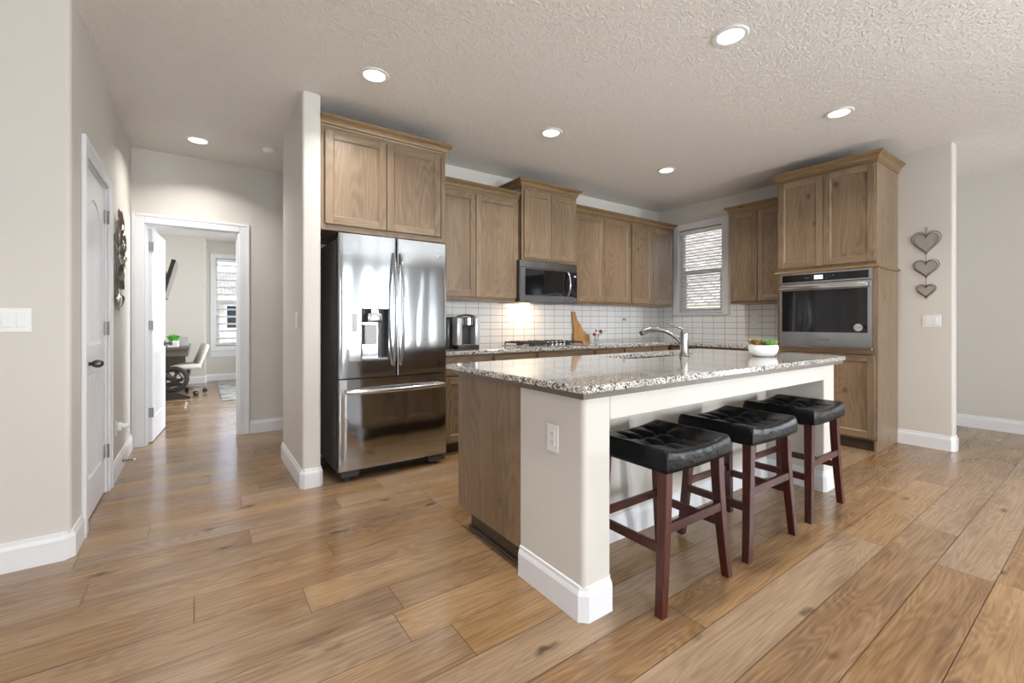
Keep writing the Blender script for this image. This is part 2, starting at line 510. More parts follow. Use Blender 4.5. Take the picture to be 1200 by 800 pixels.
# subway tile, stack bond 6 x 3 inch, with grout lines; u,z chosen per wall
def tile(name, axis):
    m, nt, b = newmat(name)
    t = N(nt, 'ShaderNodeTexCoord'); sp = N(nt, 'ShaderNodeSeparateXYZ')
    nt.links.new(t.outputs['Object'], sp.inputs[0])
    def line(out, period, off, half):
        a = N(nt, 'ShaderNodeMath', operation='ADD'); a.inputs[1].default_value = off
        nt.links.new(out, a.inputs[0])
        d = N(nt, 'ShaderNodeMath', operation='DIVIDE'); d.inputs[1].default_value = period; nt.links.new(a.outputs[0], d.inputs[0])
        f = N(nt, 'ShaderNodeMath', operation='FRACT'); nt.links.new(d.outputs[0], f.inputs[0])
        s = N(nt, 'ShaderNodeMath', operation='SUBTRACT'); s.inputs[1].default_value = .5; nt.links.new(f.outputs[0], s.inputs[0])
        ab = N(nt, 'ShaderNodeMath', operation='ABSOLUTE'); nt.links.new(s.outputs[0], ab.inputs[0])
        mr = N(nt, 'ShaderNodeMapRange'); mr.inputs['From Min'].default_value = .5 - half / period * 1.6; mr.inputs['From Max'].default_value = .5 - half / period * .6
        nt.links.new(ab.outputs[0], mr.inputs['Value'])
        return mr.outputs[0]
    l1 = line(sp.outputs[axis], .1515, .02, .0022)
    l2 = line(sp.outputs['Z'], .0757, -.003 + .0757 * 20 - .92, .0022)
    mx = N(nt, 'ShaderNodeMath', operation='MAXIMUM'); nt.links.new(l1, mx.inputs[0]); nt.links.new(l2, mx.inputs[1])
    mc = N(nt, 'ShaderNodeMix', data_type='RGBA')
    mc.inputs[6].default_value = srgb(234, 233, 231); mc.inputs[7].default_value = srgb(150, 142, 134)
    nt.links.new(mx.outputs[0], mc.inputs[0]); nt.links.new(mc.outputs[2], b.inputs['Base Color'])
    b.inputs['Roughness'].default_value = .14
    inv = N(nt, 'ShaderNodeMath', operation='SUBTRACT'); inv.inputs[0].default_value = 1; nt.links.new(mx.outputs[0], inv.inputs[1])
    bp = N(nt, 'ShaderNodeBump', Strength=.5, Distance=.002); nt.links.new(inv.outputs[0], bp.inputs['Height'])
    nt.links.new(bp.outputs[0], b.inputs['Normal'])
    return m
M_TILEX = tile('subway_tile_back', 'X')
M_TILEY = tile('subway_tile_right', 'Y')

# floor oak: colour varies per plank through a face attribute
M_FLOOR, nt, b = newmat('oak_planks')
at = N(nt, 'ShaderNodeVertexColor', layer_name='plank')
t = N(nt, 'ShaderNodeTexCoord')
add = N(nt, 'ShaderNodeVectorMath', operation='MULTIPLY_ADD'); add.inputs[1].default_value = (37, 23, 11)
nt.links.new(at.outputs['Color'], add.inputs[0]); nt.links.new(t.outputs['Object'], add.inputs[2])
def fmap(sx, sy, sc, det, dist=0):
    mp = N(nt, 'ShaderNodeMapping'); mp.inputs['Scale'].default_value = (sx, sy, 1)
    nt.links.new(add.outputs[0], mp.inputs['Vector'])
    n = N(nt, 'ShaderNodeTexNoise', Scale=sc, Detail=det, Distortion=dist)
    nt.links.new(mp.outputs[0], n.inputs['Vector'])
    return n
n1 = fmap(.9, 7, .9, 2, .4)
n2 = fmap(4, 110, 1, 3)
n3 = fmap(1.0, 3.6, 1.3, 3, .4)
mul = N(nt, 'ShaderNodeMath', operation='MULTIPLY'); mul.inputs[1].default_value = 150
nt.links.new(n1.outputs['Fac'], mul.inputs[0])
sn = N(nt, 'ShaderNodeMath', operation='SINE'); nt.links.new(mul.outputs[0], sn.inputs[0])
a1 = N(nt, 'ShaderNodeMath', operation='MULTIPLY_ADD'); a1.inputs[1].default_value = .045; a1.inputs[2].default_value = -.02
nt.links.new(sn.outputs[0], a1.inputs[0])
a2 = N(nt, 'ShaderNodeMath', operation='MULTIPLY_ADD'); a2.inputs[1].default_value = .45
nt.links.new(n2.outputs['Fac'], a2.inputs[0]); nt.links.new(a1.outputs[0], a2.inputs[2])
a3 = N(nt, 'ShaderNodeMath', operation='MULTIPLY_ADD'); a3.inputs[1].default_value = .5
nt.links.new(n3.outputs['Fac'], a3.inputs[0]); nt.links.new(a2.outputs[0], a3.inputs[2])
sepc = N(nt, 'ShaderNodeSeparateColor'); nt.links.new(at.outputs['Color'], sepc.inputs[0])
a4 = N(nt, 'ShaderNodeMath', operation='MULTIPLY_ADD'); a4.inputs[1].default_value = .17
nt.links.new(sepc.outputs[0], a4.inputs[0]); nt.links.new(a3.outputs[0], a4.inputs[2])
rp = N(nt, 'ShaderNodeValToRGB')
rp.color_ramp.elements[0].position = .18; rp.color_ramp.elements[0].color = srgb(86, 62, 40)
e = rp.color_ramp.elements.new(.45); e.color = srgb(132, 101, 69)
e = rp.color_ramp.elements.new(.62); e.color = srgb(153, 122, 87)
rp.color_ramp.elements[-1].position = .9; rp.color_ramp.elements[-1].color = srgb(178, 147, 110)
nt.links.new(a4.outputs[0], rp.inputs[0])
# knots and cracks
vo = N(nt, 'ShaderNodeTexVoronoi', Scale=2.3)
mp3 = N(nt, 'ShaderNodeMapping'); mp3.inputs['Scale'].default_value = (.8, 2.2, 1)
nzk = N(nt, 'ShaderNodeTexNoise', Scale=14, Detail=2)
nt.links.new(add.outputs[0], nzk.inputs['Vector'])
mk = N(nt, 'ShaderNodeVectorMath', operation='MULTIPLY_ADD'); mk.inputs[1].default_value = (.12, .05, 0)
nt.links.new(nzk.outputs['Color'], mk.inputs[0]); nt.links.new(add.outputs[0], mk.inputs[2])
nt.links.new(mk.outputs[0], mp3.inputs['Vector']); nt.links.new(mp3.outputs[0], vo.inputs['Vector'])
kr = N(nt, 'ShaderNodeMapRange'); kr.inputs['From Min'].default_value = .03; kr.inputs['From Max'].default_value = .12
kr.inputs['To Min'].default_value = .3; kr.inputs['To Max'].default_value = 1
nt.links.new(vo.outputs['Distance'], kr.inputs['Value'])
mx = N(nt, 'ShaderNodeMix', data_type='RGBA', blend_type='MULTIPLY'); mx.inputs[0].default_value = 1
nt.links.new(rp.outputs[0], mx.inputs[6]); nt.links.new(kr.outputs[0], mx.inputs[7])
n4 = fmap(2.6, 30, 1.0, 3, .8)
n5 = fmap(1.1, 2.6, 1.2, 1)
c1 = N(nt, 'ShaderNodeMapRange'); c1.inputs['From Min'].default_value = .66; c1.inputs['From Max'].default_value = .74
nt.links.new(n4.outputs['Fac'], c1.inputs['Value'])
c2 = N(nt, 'ShaderNodeMapRange'); c2.inputs['From Min'].default_value = .54; c2.inputs['From Max'].default_value = .62
nt.links.new(n5.outputs['Fac'], c2.inputs['Value'])
c3 = N(nt, 'ShaderNodeMath', operation='MULTIPLY'); nt.links.new(c1.outputs[0], c3.inputs[0]); nt.links.new(c2.outputs[0], c3.inputs[1])
c4 = N(nt, 'ShaderNodeMath', operation='MULTIPLY'); c4.inputs[1].default_value = .75; nt.links.new(c3.outputs[0], c4.inputs[0])
mc = N(nt, 'ShaderNodeMix', data_type='RGBA'); mc.inputs[7].default_value = srgb(82, 56, 36)
nt.links.new(c4.outputs[0], mc.inputs[0]); nt.links.new(mx.outputs[2], mc.inputs[6])
hs = N(nt, 'ShaderNodeHueSaturation'); nt.links.new(mc.outputs[2], hs.inputs['Color'])
ms = N(nt, 'ShaderNodeMapRange'); ms.inputs['To Min'].default_value = .80; ms.inputs['To Max'].default_value = 1.04
nt.links.new(sepc.outputs[1], ms.inputs['Value']); nt.links.new(ms.outputs[0], hs.inputs['Saturation'])
nt.links.new(hs.outputs[0], b.inputs['Base Color'])
rr = N(nt, 'ShaderNodeMapRange'); rr.inputs['To Min'].default_value = .13; rr.inputs['To Max'].default_value = .27
nt.links.new(n3.outputs['Fac'], rr.inputs['Value']); nt.links.new(rr.outputs[0], b.inputs['Roughness'])
bp = N(nt, 'ShaderNodeBump', Strength=.22, Distance=.002); nt.links.new(n2.outputs['Fac'], bp.inputs['Height'])
b2 = N(nt, 'ShaderNodeBump', Strength=.12, Distance=.02); nt.links.new(n3.outputs['Fac'], b2.inputs['Height'])
nt.links.new(bp.outputs[0], b2.inputs['Normal'])
nt.links.new(b2.outputs[0], b.inputs['Normal'])
b.inputs['Specular IOR Level'].default_value = .5
M_GAP = plain('plank_gap_dark', srgb(58, 40, 26), rough=.8)

# ============================================================ SETTING
CZ = 2.75            # ceiling
XL, XR, YB, YF = -.515, 5.46, 4.02, 5.29
XW, XE, YS = -3.5, 6.9, -5.0
# ---- floor: planks along X, 0.1915 wide, real butt joints
W = .1915
fixed = {}
for (y, x) in ((2.17, -.02), (2.55, -.40), (1.98, .36), (2.75, .22), (2.36, .54), (1.40, .78), (.64, 3.325), (.45, 2.863), (1.22, 4.43)):
    fixed[math.floor((y - .354) / W)] = x
fb = bmesh.new()
cl = fb.loops.layers.float_color.new('plank')
g = .0013
k0, k1 = math.floor((YS - .354) / W), math.ceil((10.8 - .354) / W)
for k in range(k0, k1):
    y0 = .354 + k * W; y1 = y0 + W
    rr_ = random.Random(k * 31 + 5)
    x = fixed.get(k, rr_.uniform(-1.2, 1.2))
    joints = [x]
    q = x
    while q < 7.2: q += rr_.uniform(.9, 2.1); joints.append(q)
    q = x
    while q > -3.8: q -= rr_.uniform(.9, 2.1); joints.insert(0, q)
    for a, c in zip(joints, joints[1:]):
        a = max(a, -3.6); c = min(c, 7.0)
        if c - a < .02: continue
        vs = [fb.verts.new(p) for p in ((a + g, y0 + g, 0), (c - g, y0 + g, 0), (c - g, y1 - g, 0), (a + g, y1 - g, 0))]
        f = fb.faces.new(vs)
        col = (rr_.random(), rr_.random(), rr_.random(), 1)
        for l in f.loops: l[cl] = col
vs = [fb.verts.new(p) for p in ((-3.6, YS, -.002), (7.0, YS, -.002), (7.0, 10.8, -.002), (-3.6, 10.8, -.002))]
f = fb.faces.new(vs); f.material_index = 1
vs = [fb.verts.new(p) for p in ((-3.6, YS, -.1), (-3.6, 10.8, -.1), (7.0, 10.8, -.1), (7.0, YS, -.1))]
f = fb.faces.new(vs); f.material_index = 1
me = bpy.data.meshes.new('floor'); fb.to_mesh(me); fb.free()
fl = bpy.data.objects.new('floor', me); COL.objects.link(fl); me.materials.append(M_FLOOR); me.materials.append(M_GAP); fl['kind'] = 'structure'

struct(MB().box(-3.6, 7.0, YS - .1, 10.8, CZ, CZ + .12), 'ceiling', M_CEIL)

def wall_x(name, y0, y1, x0, x1, openings=(), z1=CZ, mats=M_WALL, mb=None):
    """wall running along X between y0..y1 with openings (xa,xb,za,zb)"""
    own = mb is None
    mb = mb or MB()
    cur = x0
    for xa, xb, za, zb in sorted(openings):
        if xa > cur: mb.box(cur, xa, y0, y1, 0, z1)
        if za > 0: mb.box(xa, xb, y0, y1, 0, za)
        if zb < z1: mb.box(xa, xb, y0, y1, zb, z1)
        cur = xb
    if cur < x1: mb.box(cur, x1, y0, y1, 0, z1)
    return struct(mb, name, mats) if own else mb
def wall_y(name, x0, x1, y0, y1, openings=(), z1=CZ, mats=M_WALL, mb=None):
    own = mb is None
    mb = mb or MB()
    cur = y0
    for ya, yb, za, zb in sorted(openings):
        if ya > cur: mb.box(x0, x1, cur, ya, 0, z1)
        if za > 0: mb.box(x0, x1, ya, yb, 0, za)
        if zb < z1: mb.box(x0, x1, ya, yb, zb, z1)
        cur = yb
    if cur < y1: mb.box(x0, x1, cur, y1, 0, z1)
    return struct(mb, name, mats) if own else mb

wall_x('wall_back', YB, YB + .12, .695, XR + .12)
# right wall with the window, rounded end towards the dining room
mb = MB()
mb.prism(rpoly([(XR, 1.2, 0), (XR, .925, .02), (XR + .125, .925, .02), (XR + .125, 1.2, 0)]), 0, CZ)
wall_y('', XR, XR + .125, 1.2, YB + .12, [(3.05, 3.67, 1.27, 2.415)], mb=mb)
struct(mb, 'wall_right', M_WALL, smooth=True)
struct(MB().prism(rpoly([(.574, 3.312, .018), (.695, 3.312, .018), (.695, 4.19, .018), (.574, 4.19, .018)]), 0, CZ), 'wall_divider', M_WALL, smooth=True)
# left: hall wall with door, and the wall that turns towards the living room
DY0, DY1, DZ = 3.305, 4.03, 2.062
mb = MB()
mb.prism(rpoly([(XL, DY0, 0), (XL, 3.0, .025), (XW, 3.0, 0), (XW, 3.12, 0), (XL - .12, 3.12, 0), (XL - .12, DY0, 0)]), 0, CZ)
wall_y('', XL - .12, XL, DY0, YF + .12, [(DY0, DY1, 0, DZ)], mb=mb)
struct(mb, 'wall_left', M_WALL, smooth=True)
FX0, FX1 = -.425, .328
wall_x('wall_hall_end', YF, YF + .12, XL, 3.0, [(FX0, FX1, 0, 2.066)])
wall_y('wall_hall_side', 3.0, 3.12, YB + .12, 10.8, [(6.4, 8.8, .6, 2.3)])
wall_x('wall_closet', 4.2, 4.3, -1.4, XL - .12)
wall_y('wall_office_left', -.74, -.62, YF + .12, 10.8)
mb = MB()
mb.prism(rpoly([(-.62, 10.2, 0), (.085, 10.2, .02), (.085, 10.45, 0), (.085, 10.8, 0), (-.62, 10.8, 0)]), 0, CZ)
wall_x('', 10.45, 10.6, .085, 3.0, [(.25, 1.6, .68, 2.41)], mb=mb)
struct(mb, 'wall_office_end', M_WALL, smooth=True)
# living / dining shell around the camera
wall_x('wall_living', YS - .12, YS, XW, XE, [(-2.1, .3, .5, 2.3), (2.2, 2.75, .15, 2.5), (3.47, 4.37, .05, 2.5), (5.35, 5.65, .15, 2.5)])
wall_y('wall_west', XW - .12, XW, YS, 3.12, [(-2.3, -.1, .55, 2.35)])
wall_y('wall_east', XE, XE + .12, YS, 1.40, [(-2.9, -1.1, .3, 2.4)])  # dining window opening is added out of view to let in more fill
wall_x('wall_dining', 1.28, 1.40, XR + .125, XE)

# pale carpet added out of view behind the camera to bounce daylight upward
M_BOUNCE_CARPET = plain('pale_bounce_carpet', srgb(206, 204, 201), rough=.95, bump=(300, .004, .6))
tag(MB().box(-3.2, 6.6, -4.8, -1.0, .0, .012, bev=.004).build('added_bounce_carpet', M_BOUNCE_CARPET), 'large pale carpet added unseen behind the camera to bounce daylight', 'carpet')

# ---- baseboards
BB = [(0, 0), (.014, 0), (.014, .100), (.010, .112), (.007, .118), (.006, .132), (0, .135)]
def base(name, path, flip=1, prof=BB):
    return struct(MB().sweep(path, prof, flip=flip), name, M_TRIM)
def arc(cx, cy, r, a0, a1, n=3):
    return [(cx + r * math.cos(R(a0 + (a1 - a0) * k / n)), cy + r * math.sin(R(a0 + (a1 - a0) * k / n))) for k in range(n + 1)]
base('baseboard_left', [(XW, 3.0)] + arc(XL - .025, 3.025, .025, -90, 0, 1) + [(XL, 3.212)])
base('baseboard_hall', [(XL, 4.12), (XL, YF)])
base('baseboard_hall_end', [(FX1 + .09, YF), (3.0, YF)])
base('baseboard_divider', [(.574, 4.19)] + arc(.592, 3.33, .018, 180, 270, 1) + arc(.677, 3.33, .018, 270, 360, 1) + [(.695, 3.42)], flip=1)
base('baseboard_right', [(XR, 1.345)] + arc(XR + .02, .945, .02, 180, 270, 1) + [(XR + .125 - .02, .925), (XR + .125, .945), (XR + .125, 1.28)], flip=1)
base('baseboard_dining', [(XR + .125, 1.28), (XE, 1.28), (XE, YS)], flip=1)
base('baseboard_office', [(-.62, 10.2), (.065, 10.2), (.085, 10.22), (.085, 10.45), (3.0, 10.45)], flip=1)
base('baseboard_office_left', [(-.62, YF + .12), (-.62, 10.2)], flip=1)
base('baseboard_living', [(XE, YS), (4.47, YS)], flip=1)
base('baseboard_living_left', [(3.37, YS), (XW, YS), (XW, 3.0)], flip=1)

# ---- doors
def door_leaf(mb, w, h, th):
    """two panel door leaf in local X (0..w), Y (0..th, front at 0), Z; arched top panel, beadboard fields"""
    def face(yf, s):
        st = .105
        px0, px1 = st, w - st
        lo = [(px0, .22), (px1, .22), (px1, .84), (px0, .84)]
        up = [(px0, 1.0), (px1, 1.0), (px1, h - .27)]
        n = 10
        for k in range(1, n):
            u = k / n
            x = px1 + (px0 - px1) * u
            up.append((x, h - .27 + .115 * math.sin(PI * u)))
        up.append((px0, h - .27))
        outer = [(0, 0), (w, 0), (w, h), (0, h)]
        y0, y1 = (yf, yf + s * .010)
        mb.prism(outer, min(y0, y1), max(y0, y1), holes=[lo, up], M=XZ)
        # sloped inner moulding + raised planks
        for loop in (lo, up):
            t = bmesh.new()
            cx = sum(p[0] for p in loop) / len(loop); cz = sum(p[1] for p in loop) / len(loop)
            A = [t.verts.new((p[0], yf, p[1])) for p in loop]
            B = [t.verts.new((p[0] + (cx - p[0]) * .075, yf + s * .0095, p[1] + (cz - p[1]) * .05)) for p in loop]
            for i in range(len(loop)):
                j = (i + 1) % len(loop)
                t.faces.new((A[i], A[j], B[j], B[i]))
            bmesh.ops.recalc_face_normals(t, faces=t.faces)
            mb._add(t, 0)
        np_ = 9
        for (za, zb) in ((.245, .815), (1.02, h - .255)):
            xa, xb = px0 + .028, px1 - .028
            dw = (xb - xa) / np_
            for i in range(np_):
                ym = yf + s * .0045
                zt = zb
                if zb > 1.2:
                    u = (i + .5) / np_
                    zt = zb - .005 + .085 * math.sin(PI * u)
                mb.box(xa + i * dw + .006, xa + (i + 1) * dw - .006, min(ym, yf + s * .012), max(ym, yf + s * .012), za, zt, bev=.0015)
    face(0, 1)
    face(th, -1)
    mb.box(0.0, w, .0095, th - .0095, 0, h)
    return mb
def casing_x(mb, xa, xb, zt, yf, s=-1, cw=.088):
    """door casing on a wall facing s*Y at yf"""
    for (x0, x1, z0, z1) in ((xa - cw, xa, 0, zt + cw), (xb, xb + cw, 0, zt + cw), (xa, xb, zt, zt + cw)):
        y0, y1 = sorted((yf, yf + s * .016))
        mb.box(x0, x1, y0, y1, z0, z1, bev=.004)
    # raised outer band
    b_ = .026
    for (x0, x1, z0, z1) in ((xa - cw - .001, xa - cw + b_, 0, zt + cw + .001), (xb + cw - b_, xb + cw + .001, 0, zt + cw + .001), (xa - cw + b_, xb + cw - b_, zt + cw - b_, zt + cw + .001)):
        y0, y1 = sorted((yf, yf + s * .021))
        mb.box(x0, x1, y0, y1, z0, z1, bev=.004)
    return mb
# hall closet door, on the left wall (world coordinates through a local frame)
# local frame: x runs along +Y from DY0, y is depth into the wall (-X)
ML = Matrix.Translation((XL, DY0, 0)) @ Matrix(((0, -1, 0, 0), (1, 0, 0, 0), (0, 0, 1, 0), (0, 0, 0, 1)))
w1 = DY1 - DY0
d1 = empty('door_1', (XL, DY0, 0), R(90), kind='structure')
casing_x(MB(), 0, w1, DZ, 0, s=-1).build('casing', M_TRIM, d1)
mb = MB()
mb.box(0, .012, 0, .12, 0, DZ); mb.box(w1 - .012, w1, 0, .12, 0, DZ); mb.box(.012, w1 - .012, 0, .12, DZ - .012, DZ)
mb.build('jamb', M_TRIM, d1)
leaf = MB(); door_leaf(leaf, w1 - .030, DZ - .026, .035)
lf = leaf.build('leaf', M_DOOR, d1); lf.location = (.015, .012, .012)
def knob(parent, x, z, y, s=-1, egg=True):
    mb = MB()
    mb.cyl((x, y, z), (x, y + s * .010, z), .031, .028, n=24)
    mb.cyl((x, y + s * .010, z), (x, y + s * .034, z), .011, n=14)
    mb.sphere((x, y + s * .052, z), .026, sc=(1.0, 1.05, .9), n=20)
    return mb.build('door_knob', M_PEWTER, parent, smooth=True)
knob(d1, .095, .915, .012)
for z in (.28, 1.11, 1.86):
    mb = MB().cyl((w1 - .012, -.006, z - .045), (w1 - .012, -.006, z + .045), .0065, n=10).box(w1 - .045, w1 - .010, .008, .0115, z - .045, z + .045)
    mb.build('hinge', M_HINGE, d1)
# office door: frame + leaf standing open into the office
d2 = empty('door_2', (FX0, YF, 0), 0, kind='structure')
w2 = FX1 - FX0
mb = casing_x(MB(), 0, w2, 2.066, 0, s=-1)
mb.build('casing', M_TRIM, d2)
casing_x(MB(), 0, w2, 2.066, .12, s=1).build('casing', M_TRIM, d2)
mb = MB()
mb.box(0, .015, 0, .12, 0, 2.066); mb.box(w2 - .015, w2, 0, .12, 0, 2.066); mb.box(.015, w2 - .015, 0, .12, 2.051, 2.066)
mb.box(.015, .026, .045, .082, 0, 2.051); mb.box(w2 - .026, w2 - .015, .045, .082, 0, 2.051)
mb.build('jamb', M_TRIM, d2)
leaf = MB(); door_leaf(leaf, .715, 2.035, .035)
lf = leaf.build('leaf', M_DOOR, d2)
lf.location = (.052, .125, .010); lf.rotation_euler = (0, 0, R(85))
kn = MB()
for s, y in ((-1, 0.0), (1, .035)):
    kn.cyl((.65, y, .915), (.65, y + s * .010, .915), .031, .028, n=24).cyl((.65, y + s * .01, .915), (.65, y + s * .034, .915), .011, n=14)
    kn.sphere((.65, y + s * .052, .915), .026, n=20)
kn.build('door_knob', M_PEWTER, lf, smooth=True)
for z in (.28, 1.11, 1.86):
    MB().box(-.012, .0, .0, .034, z - .045, z + .045).cyl((-.006, -.004, z - .045), (-.006, -.004, z + .045), .0065, n=10).build('hinge', M_HINGE, lf)

# ---- windows
def window_unit(parent, w, z0, z1, casing=True, depth=.12, sash=True, stool=True, cw=.09):
    """local: x 0..w opening, y 0 room face .. depth outside"""
    if casing:
        mb = MB()
        for (a, c_, zz0, zz1) in ((-cw, 0, z0, z1 + cw), (w, w + cw, z0, z1 + cw), (0, w, z1, z1 + cw)):
            mb.box(a, c_, -.016, 0, zz0, zz1, bev=.004)
        mb.box(-cw, w + cw, -.020, 0, z1 + cw - .024, z1 + cw, bev=.004)
        mb.build('casing', M_TRIM, parent)
    if stool:
        mb = MB().box(-cw - .02, w + cw + .02, -.035, 0, z0 - .022, z0, bev=.005)
        mb.box(0, w, 0, depth * .6, z0 - .02, z0 + .002)
        mb.build('sill', M_TRIM, parent)
    fw = .035
    yb = depth - .055
    mb = MB()
    for (a, c_, e0, e1) in ((0, fw, z0, z1), (w - fw, w, z0, z1), (fw, w - fw, z0, z0 + fw), (fw, w - fw, z1 - fw, z1)):
        mb.box(a, c_, yb, depth - .01, e0, e1, bev=.003)
    mb.build('frame', M_VINYL, parent)
    if sash:
        zm = (z0 + z1) / 2 - .02
        mb = MB().box(fw, w - fw, yb - .002, yb + .03, zm - .02, zm + .03, bev=.003)
        for a in (fw, w - fw - .03): mb.box(a, a + .03, yb + .002, yb + .03, z0 + fw, zm - .02, bev=.003)
        mb.box(fw + .03, w - fw - .03, yb + .002, yb + .03, z0 + fw, z0 + fw + .03, bev=.003)
        mb.build('sash', M_VINYL, parent)
    MB().box(fw, w - fw, yb + .012, yb + .018, z0 + fw, z1 - fw).build('pane', M_GLASS, parent)
# kitchen window on right wall: local x along -Y, local y = +X
win = empty('window_1', (XR, 3.67, 0), R(-90), kind='structure')
window_unit(win, .62, 1.27, 2.415)
# office window
win2 = empty('window_2', (.25, 10.45, 0), 0, kind='structure')
window_unit(win2, 1.35, .68, 2.41, depth=.15, stool=False)
mb = MB().box(-.11, 1.46, -.03, 0, .555, .58, bev=.004).box(-.09, 1.44, -.014, 0, .47, .555, bev=.003)
mb.box(-.09, 1.44, -.016, 0, .59, .68, bev=.004)
mb.build('apron', M_TRIM, win2)
for i, (px, py, rz, w_, z0, z1) in enumerate(((.3, YS, 180, 2.4, .5, 2.3), (2.75, YS, 180, .55, .15, 2.5), (4.37, YS, 180, .90, .05, 2.5), (5.65, YS, 180, .30, .15, 2.5), (XW, -2.3, 90, 2.2, .55, 2.35), (XE, -1.1, -90, 1.8, .3, 2.4), (3.0, 8.8, -90, 2.4, .6, 2.3))):
    wi = empty('window_%d' % (i + 3), (px, py, 0), R(rz), kind='structure')
    window_unit(wi, w_, z0, z1, sash=False, stool=(z0 > .2))

def blind(parent, x0, x1, z0, z1, y, pitch, depth, tilt, thick=.0022, stack=0):
    MB().box(x0, x1, y - depth * .5 - .004, y + depth * .5 + .004, z1 - .05, z1, bev=.004).build('headrail', M_SLAT, parent)
    mb = MB()
    z = z1 - .05 - pitch * .5
    while z > z0 + .03 + stack:
        M = Matrix.Translation((0, y, z)) @ Matrix.Rotation(R(tilt), 4, 'X')
        mb.box(x0 + .004, x1 - .004, -depth / 2, depth / 2, -thick / 2, thick / 2, M=M)
        z -= pitch
    mb.build('slats', M_SLAT, parent)
    MB().box(x0 + .004, x1 - .004, y - depth / 2, y + depth / 2, z0 + .006, z0 + .024, bev=.003).build('bottom_rail', M_SLAT, parent)
    mb = MB()
    for x in (x0 + .12, x1 - .12) if x1 - x0 < 1 else (x0 + .12, (x0 + x1) / 2, x1 - .12):
        for dy in (-depth * .5 - .001, depth * .5 + .001):
            mb.cyl((x, y + dy, z0 + .015), (x, y + dy, z1 - .05), .0009, n=5)
    mb.build('ladder_cord', M_SLAT, parent)
bl = empty('window_blind', (XR, 3.67, 0), R(-90), 'white slatted blind lowered over the small window beside the oven wall cabinets', 'blind')
blind(bl, .012, .608, 1.275, 2.405, .036, .040, .046, 20)
bl2 = empty('window_blind', (.25, 10.45, 0), 0, 'bright white slatted blind in the office window seen through the open doorway', 'blind')
blind(bl2, .012, 1.338, .69, 2.40, .042, .145, .088, 20, thick=.009)

# ============================================================ CABINETS
def door_panel(x0, x1, z0, z1, yf=-.020, th=.020, fr=.057):
    """shaker door with a bevelled recessed field; mats 0 = vertical grain, 1 = horizontal grain"""
    mb = MB()
    mb.box(x0, x0 + fr, yf, yf + th, z0, z1, bev=.0022)
    mb.box(x1 - fr, x1, yf, yf + th, z0, z1, bev=.0022)
    mb.box(x0 + fr, x1 - fr, yf, yf + th, z0, z0 + fr, bev=.0018, mat=1)
    mb.box(x0 + fr, x1 - fr, yf, yf + th, z1 - fr, z1, bev=.0018, mat=1)
    a, c_, d, e = x0 + fr - .001, x1 - fr + .001, z0 + fr - .001, z1 - fr + .001
    k = .011
    y1, y2 = yf + .0025, yf + .010
    t = bmesh.new()
    A = [t.verts.new(p) for p in ((a, y1, d), (c_, y1, d), (c_, y1, e), (a, y1, e))]
    B = [t.verts.new(p) for p in ((a + k, y2, d + k), (c_ - k, y2, d + k), (c_ - k, y2, e - k), (a + k, y2, e - k))]
    for i in range(4):
        t.faces.new((A[i], A[(i + 1) % 4], B[(i + 1) % 4], B[i]))
    bmesh.ops.recalc_face_normals(t, faces=t.faces)
    t.faces.ensure_lookup_table()
    if t.faces[0].normal.y > 0: bmesh.ops.reverse_faces(t, faces=t.faces)
    mb._add(t, 0)
    mb.box(a, c_, yf + .0095, yf + th, d, e)
    return mb
def slab(x0, x1, z0, z1, yf=-.020, th=.020):
    return MB().box(x0, x1, yf, yf + th, z0, z1, bev=.003, mat=0)
CROWN = [(0, 0), (.008, 0), (.010, .008), (.006, .011), (.010, .014), (.016, .020), (.018, .030), (.026, .044), (.038, .053), (.044, .055), (.044, .059), (.050, .061), (.054, .068), (.052, .076), (0, .078)]
def cabinet(name, loc, rz, w, d, z0, z1, doors, label, drawers=(), crown=None, group=None, kick=False, box_front=True, rail=True):
    """local frame: x 0..w, y 0 (face frame) .. d (wall)"""
    c = empty(name, loc, rz, label, 'cabinet', group)
    mb = MB()
    zb = z0 + (.10 if kick else 0)
    mb.box(0, .018, .002, d, zb, z1, bev=.001); mb.box(w - .018, w, .002, d, zb, z1, bev=.001)
    mb.box(.018, w - .018, .012, d, zb, zb + .018, mat=1); mb.box(.018, w - .018, .012, d, z1 - .018, z1, mat=1)
    mb.box(.018, w - .018, d - .008, d, zb + .018, z1 - .018)
    mb.build('body', [M_WV, M_WH], c)
    mb = MB()
    s = .036
    mb.box(0, s, -.0005, .018, zb, z1, bev=.001); mb.box(w - s, w, -.0005, .018, zb, z1, bev=.001)
    mb.box(s, w - s, -.0005, .018, zb, zb + s, bev=.001, mat=1); mb.box(s, w - s, -.0005, .018, z1 - s, z1, bev=.001, mat=1)
    mb.box(s, w - s, .010, .016, zb + s, z1 - s)
    mb.build('face_frame', [M_WV, M_WH], c)
    if kick:
        MB().box(.0, w, .065, .08, z0, z0 + .10).build('toe_kick', M_KICK, c)
    for (x0, x1, a, b_) in doors:
        door_panel(x0, x1, a, b_).build('door', [M_WV, M_WH], c)
    for (x0, x1, a, b_) in drawers:
        slab(x0, x1, a, b_).build('drawer_front', M_WH, c)
    if crown:
        mb = MB().sweep(crown, [(o, z + z1 - .004) for o, z in CROWN], flip=1)
        mb.build('crown_molding', M_CROWN, c)
    return c
UF = 3.675          # face frame plane of the wall cabinets; doors stand 20 mm proud
UG = 'stained wood wall cabinets'
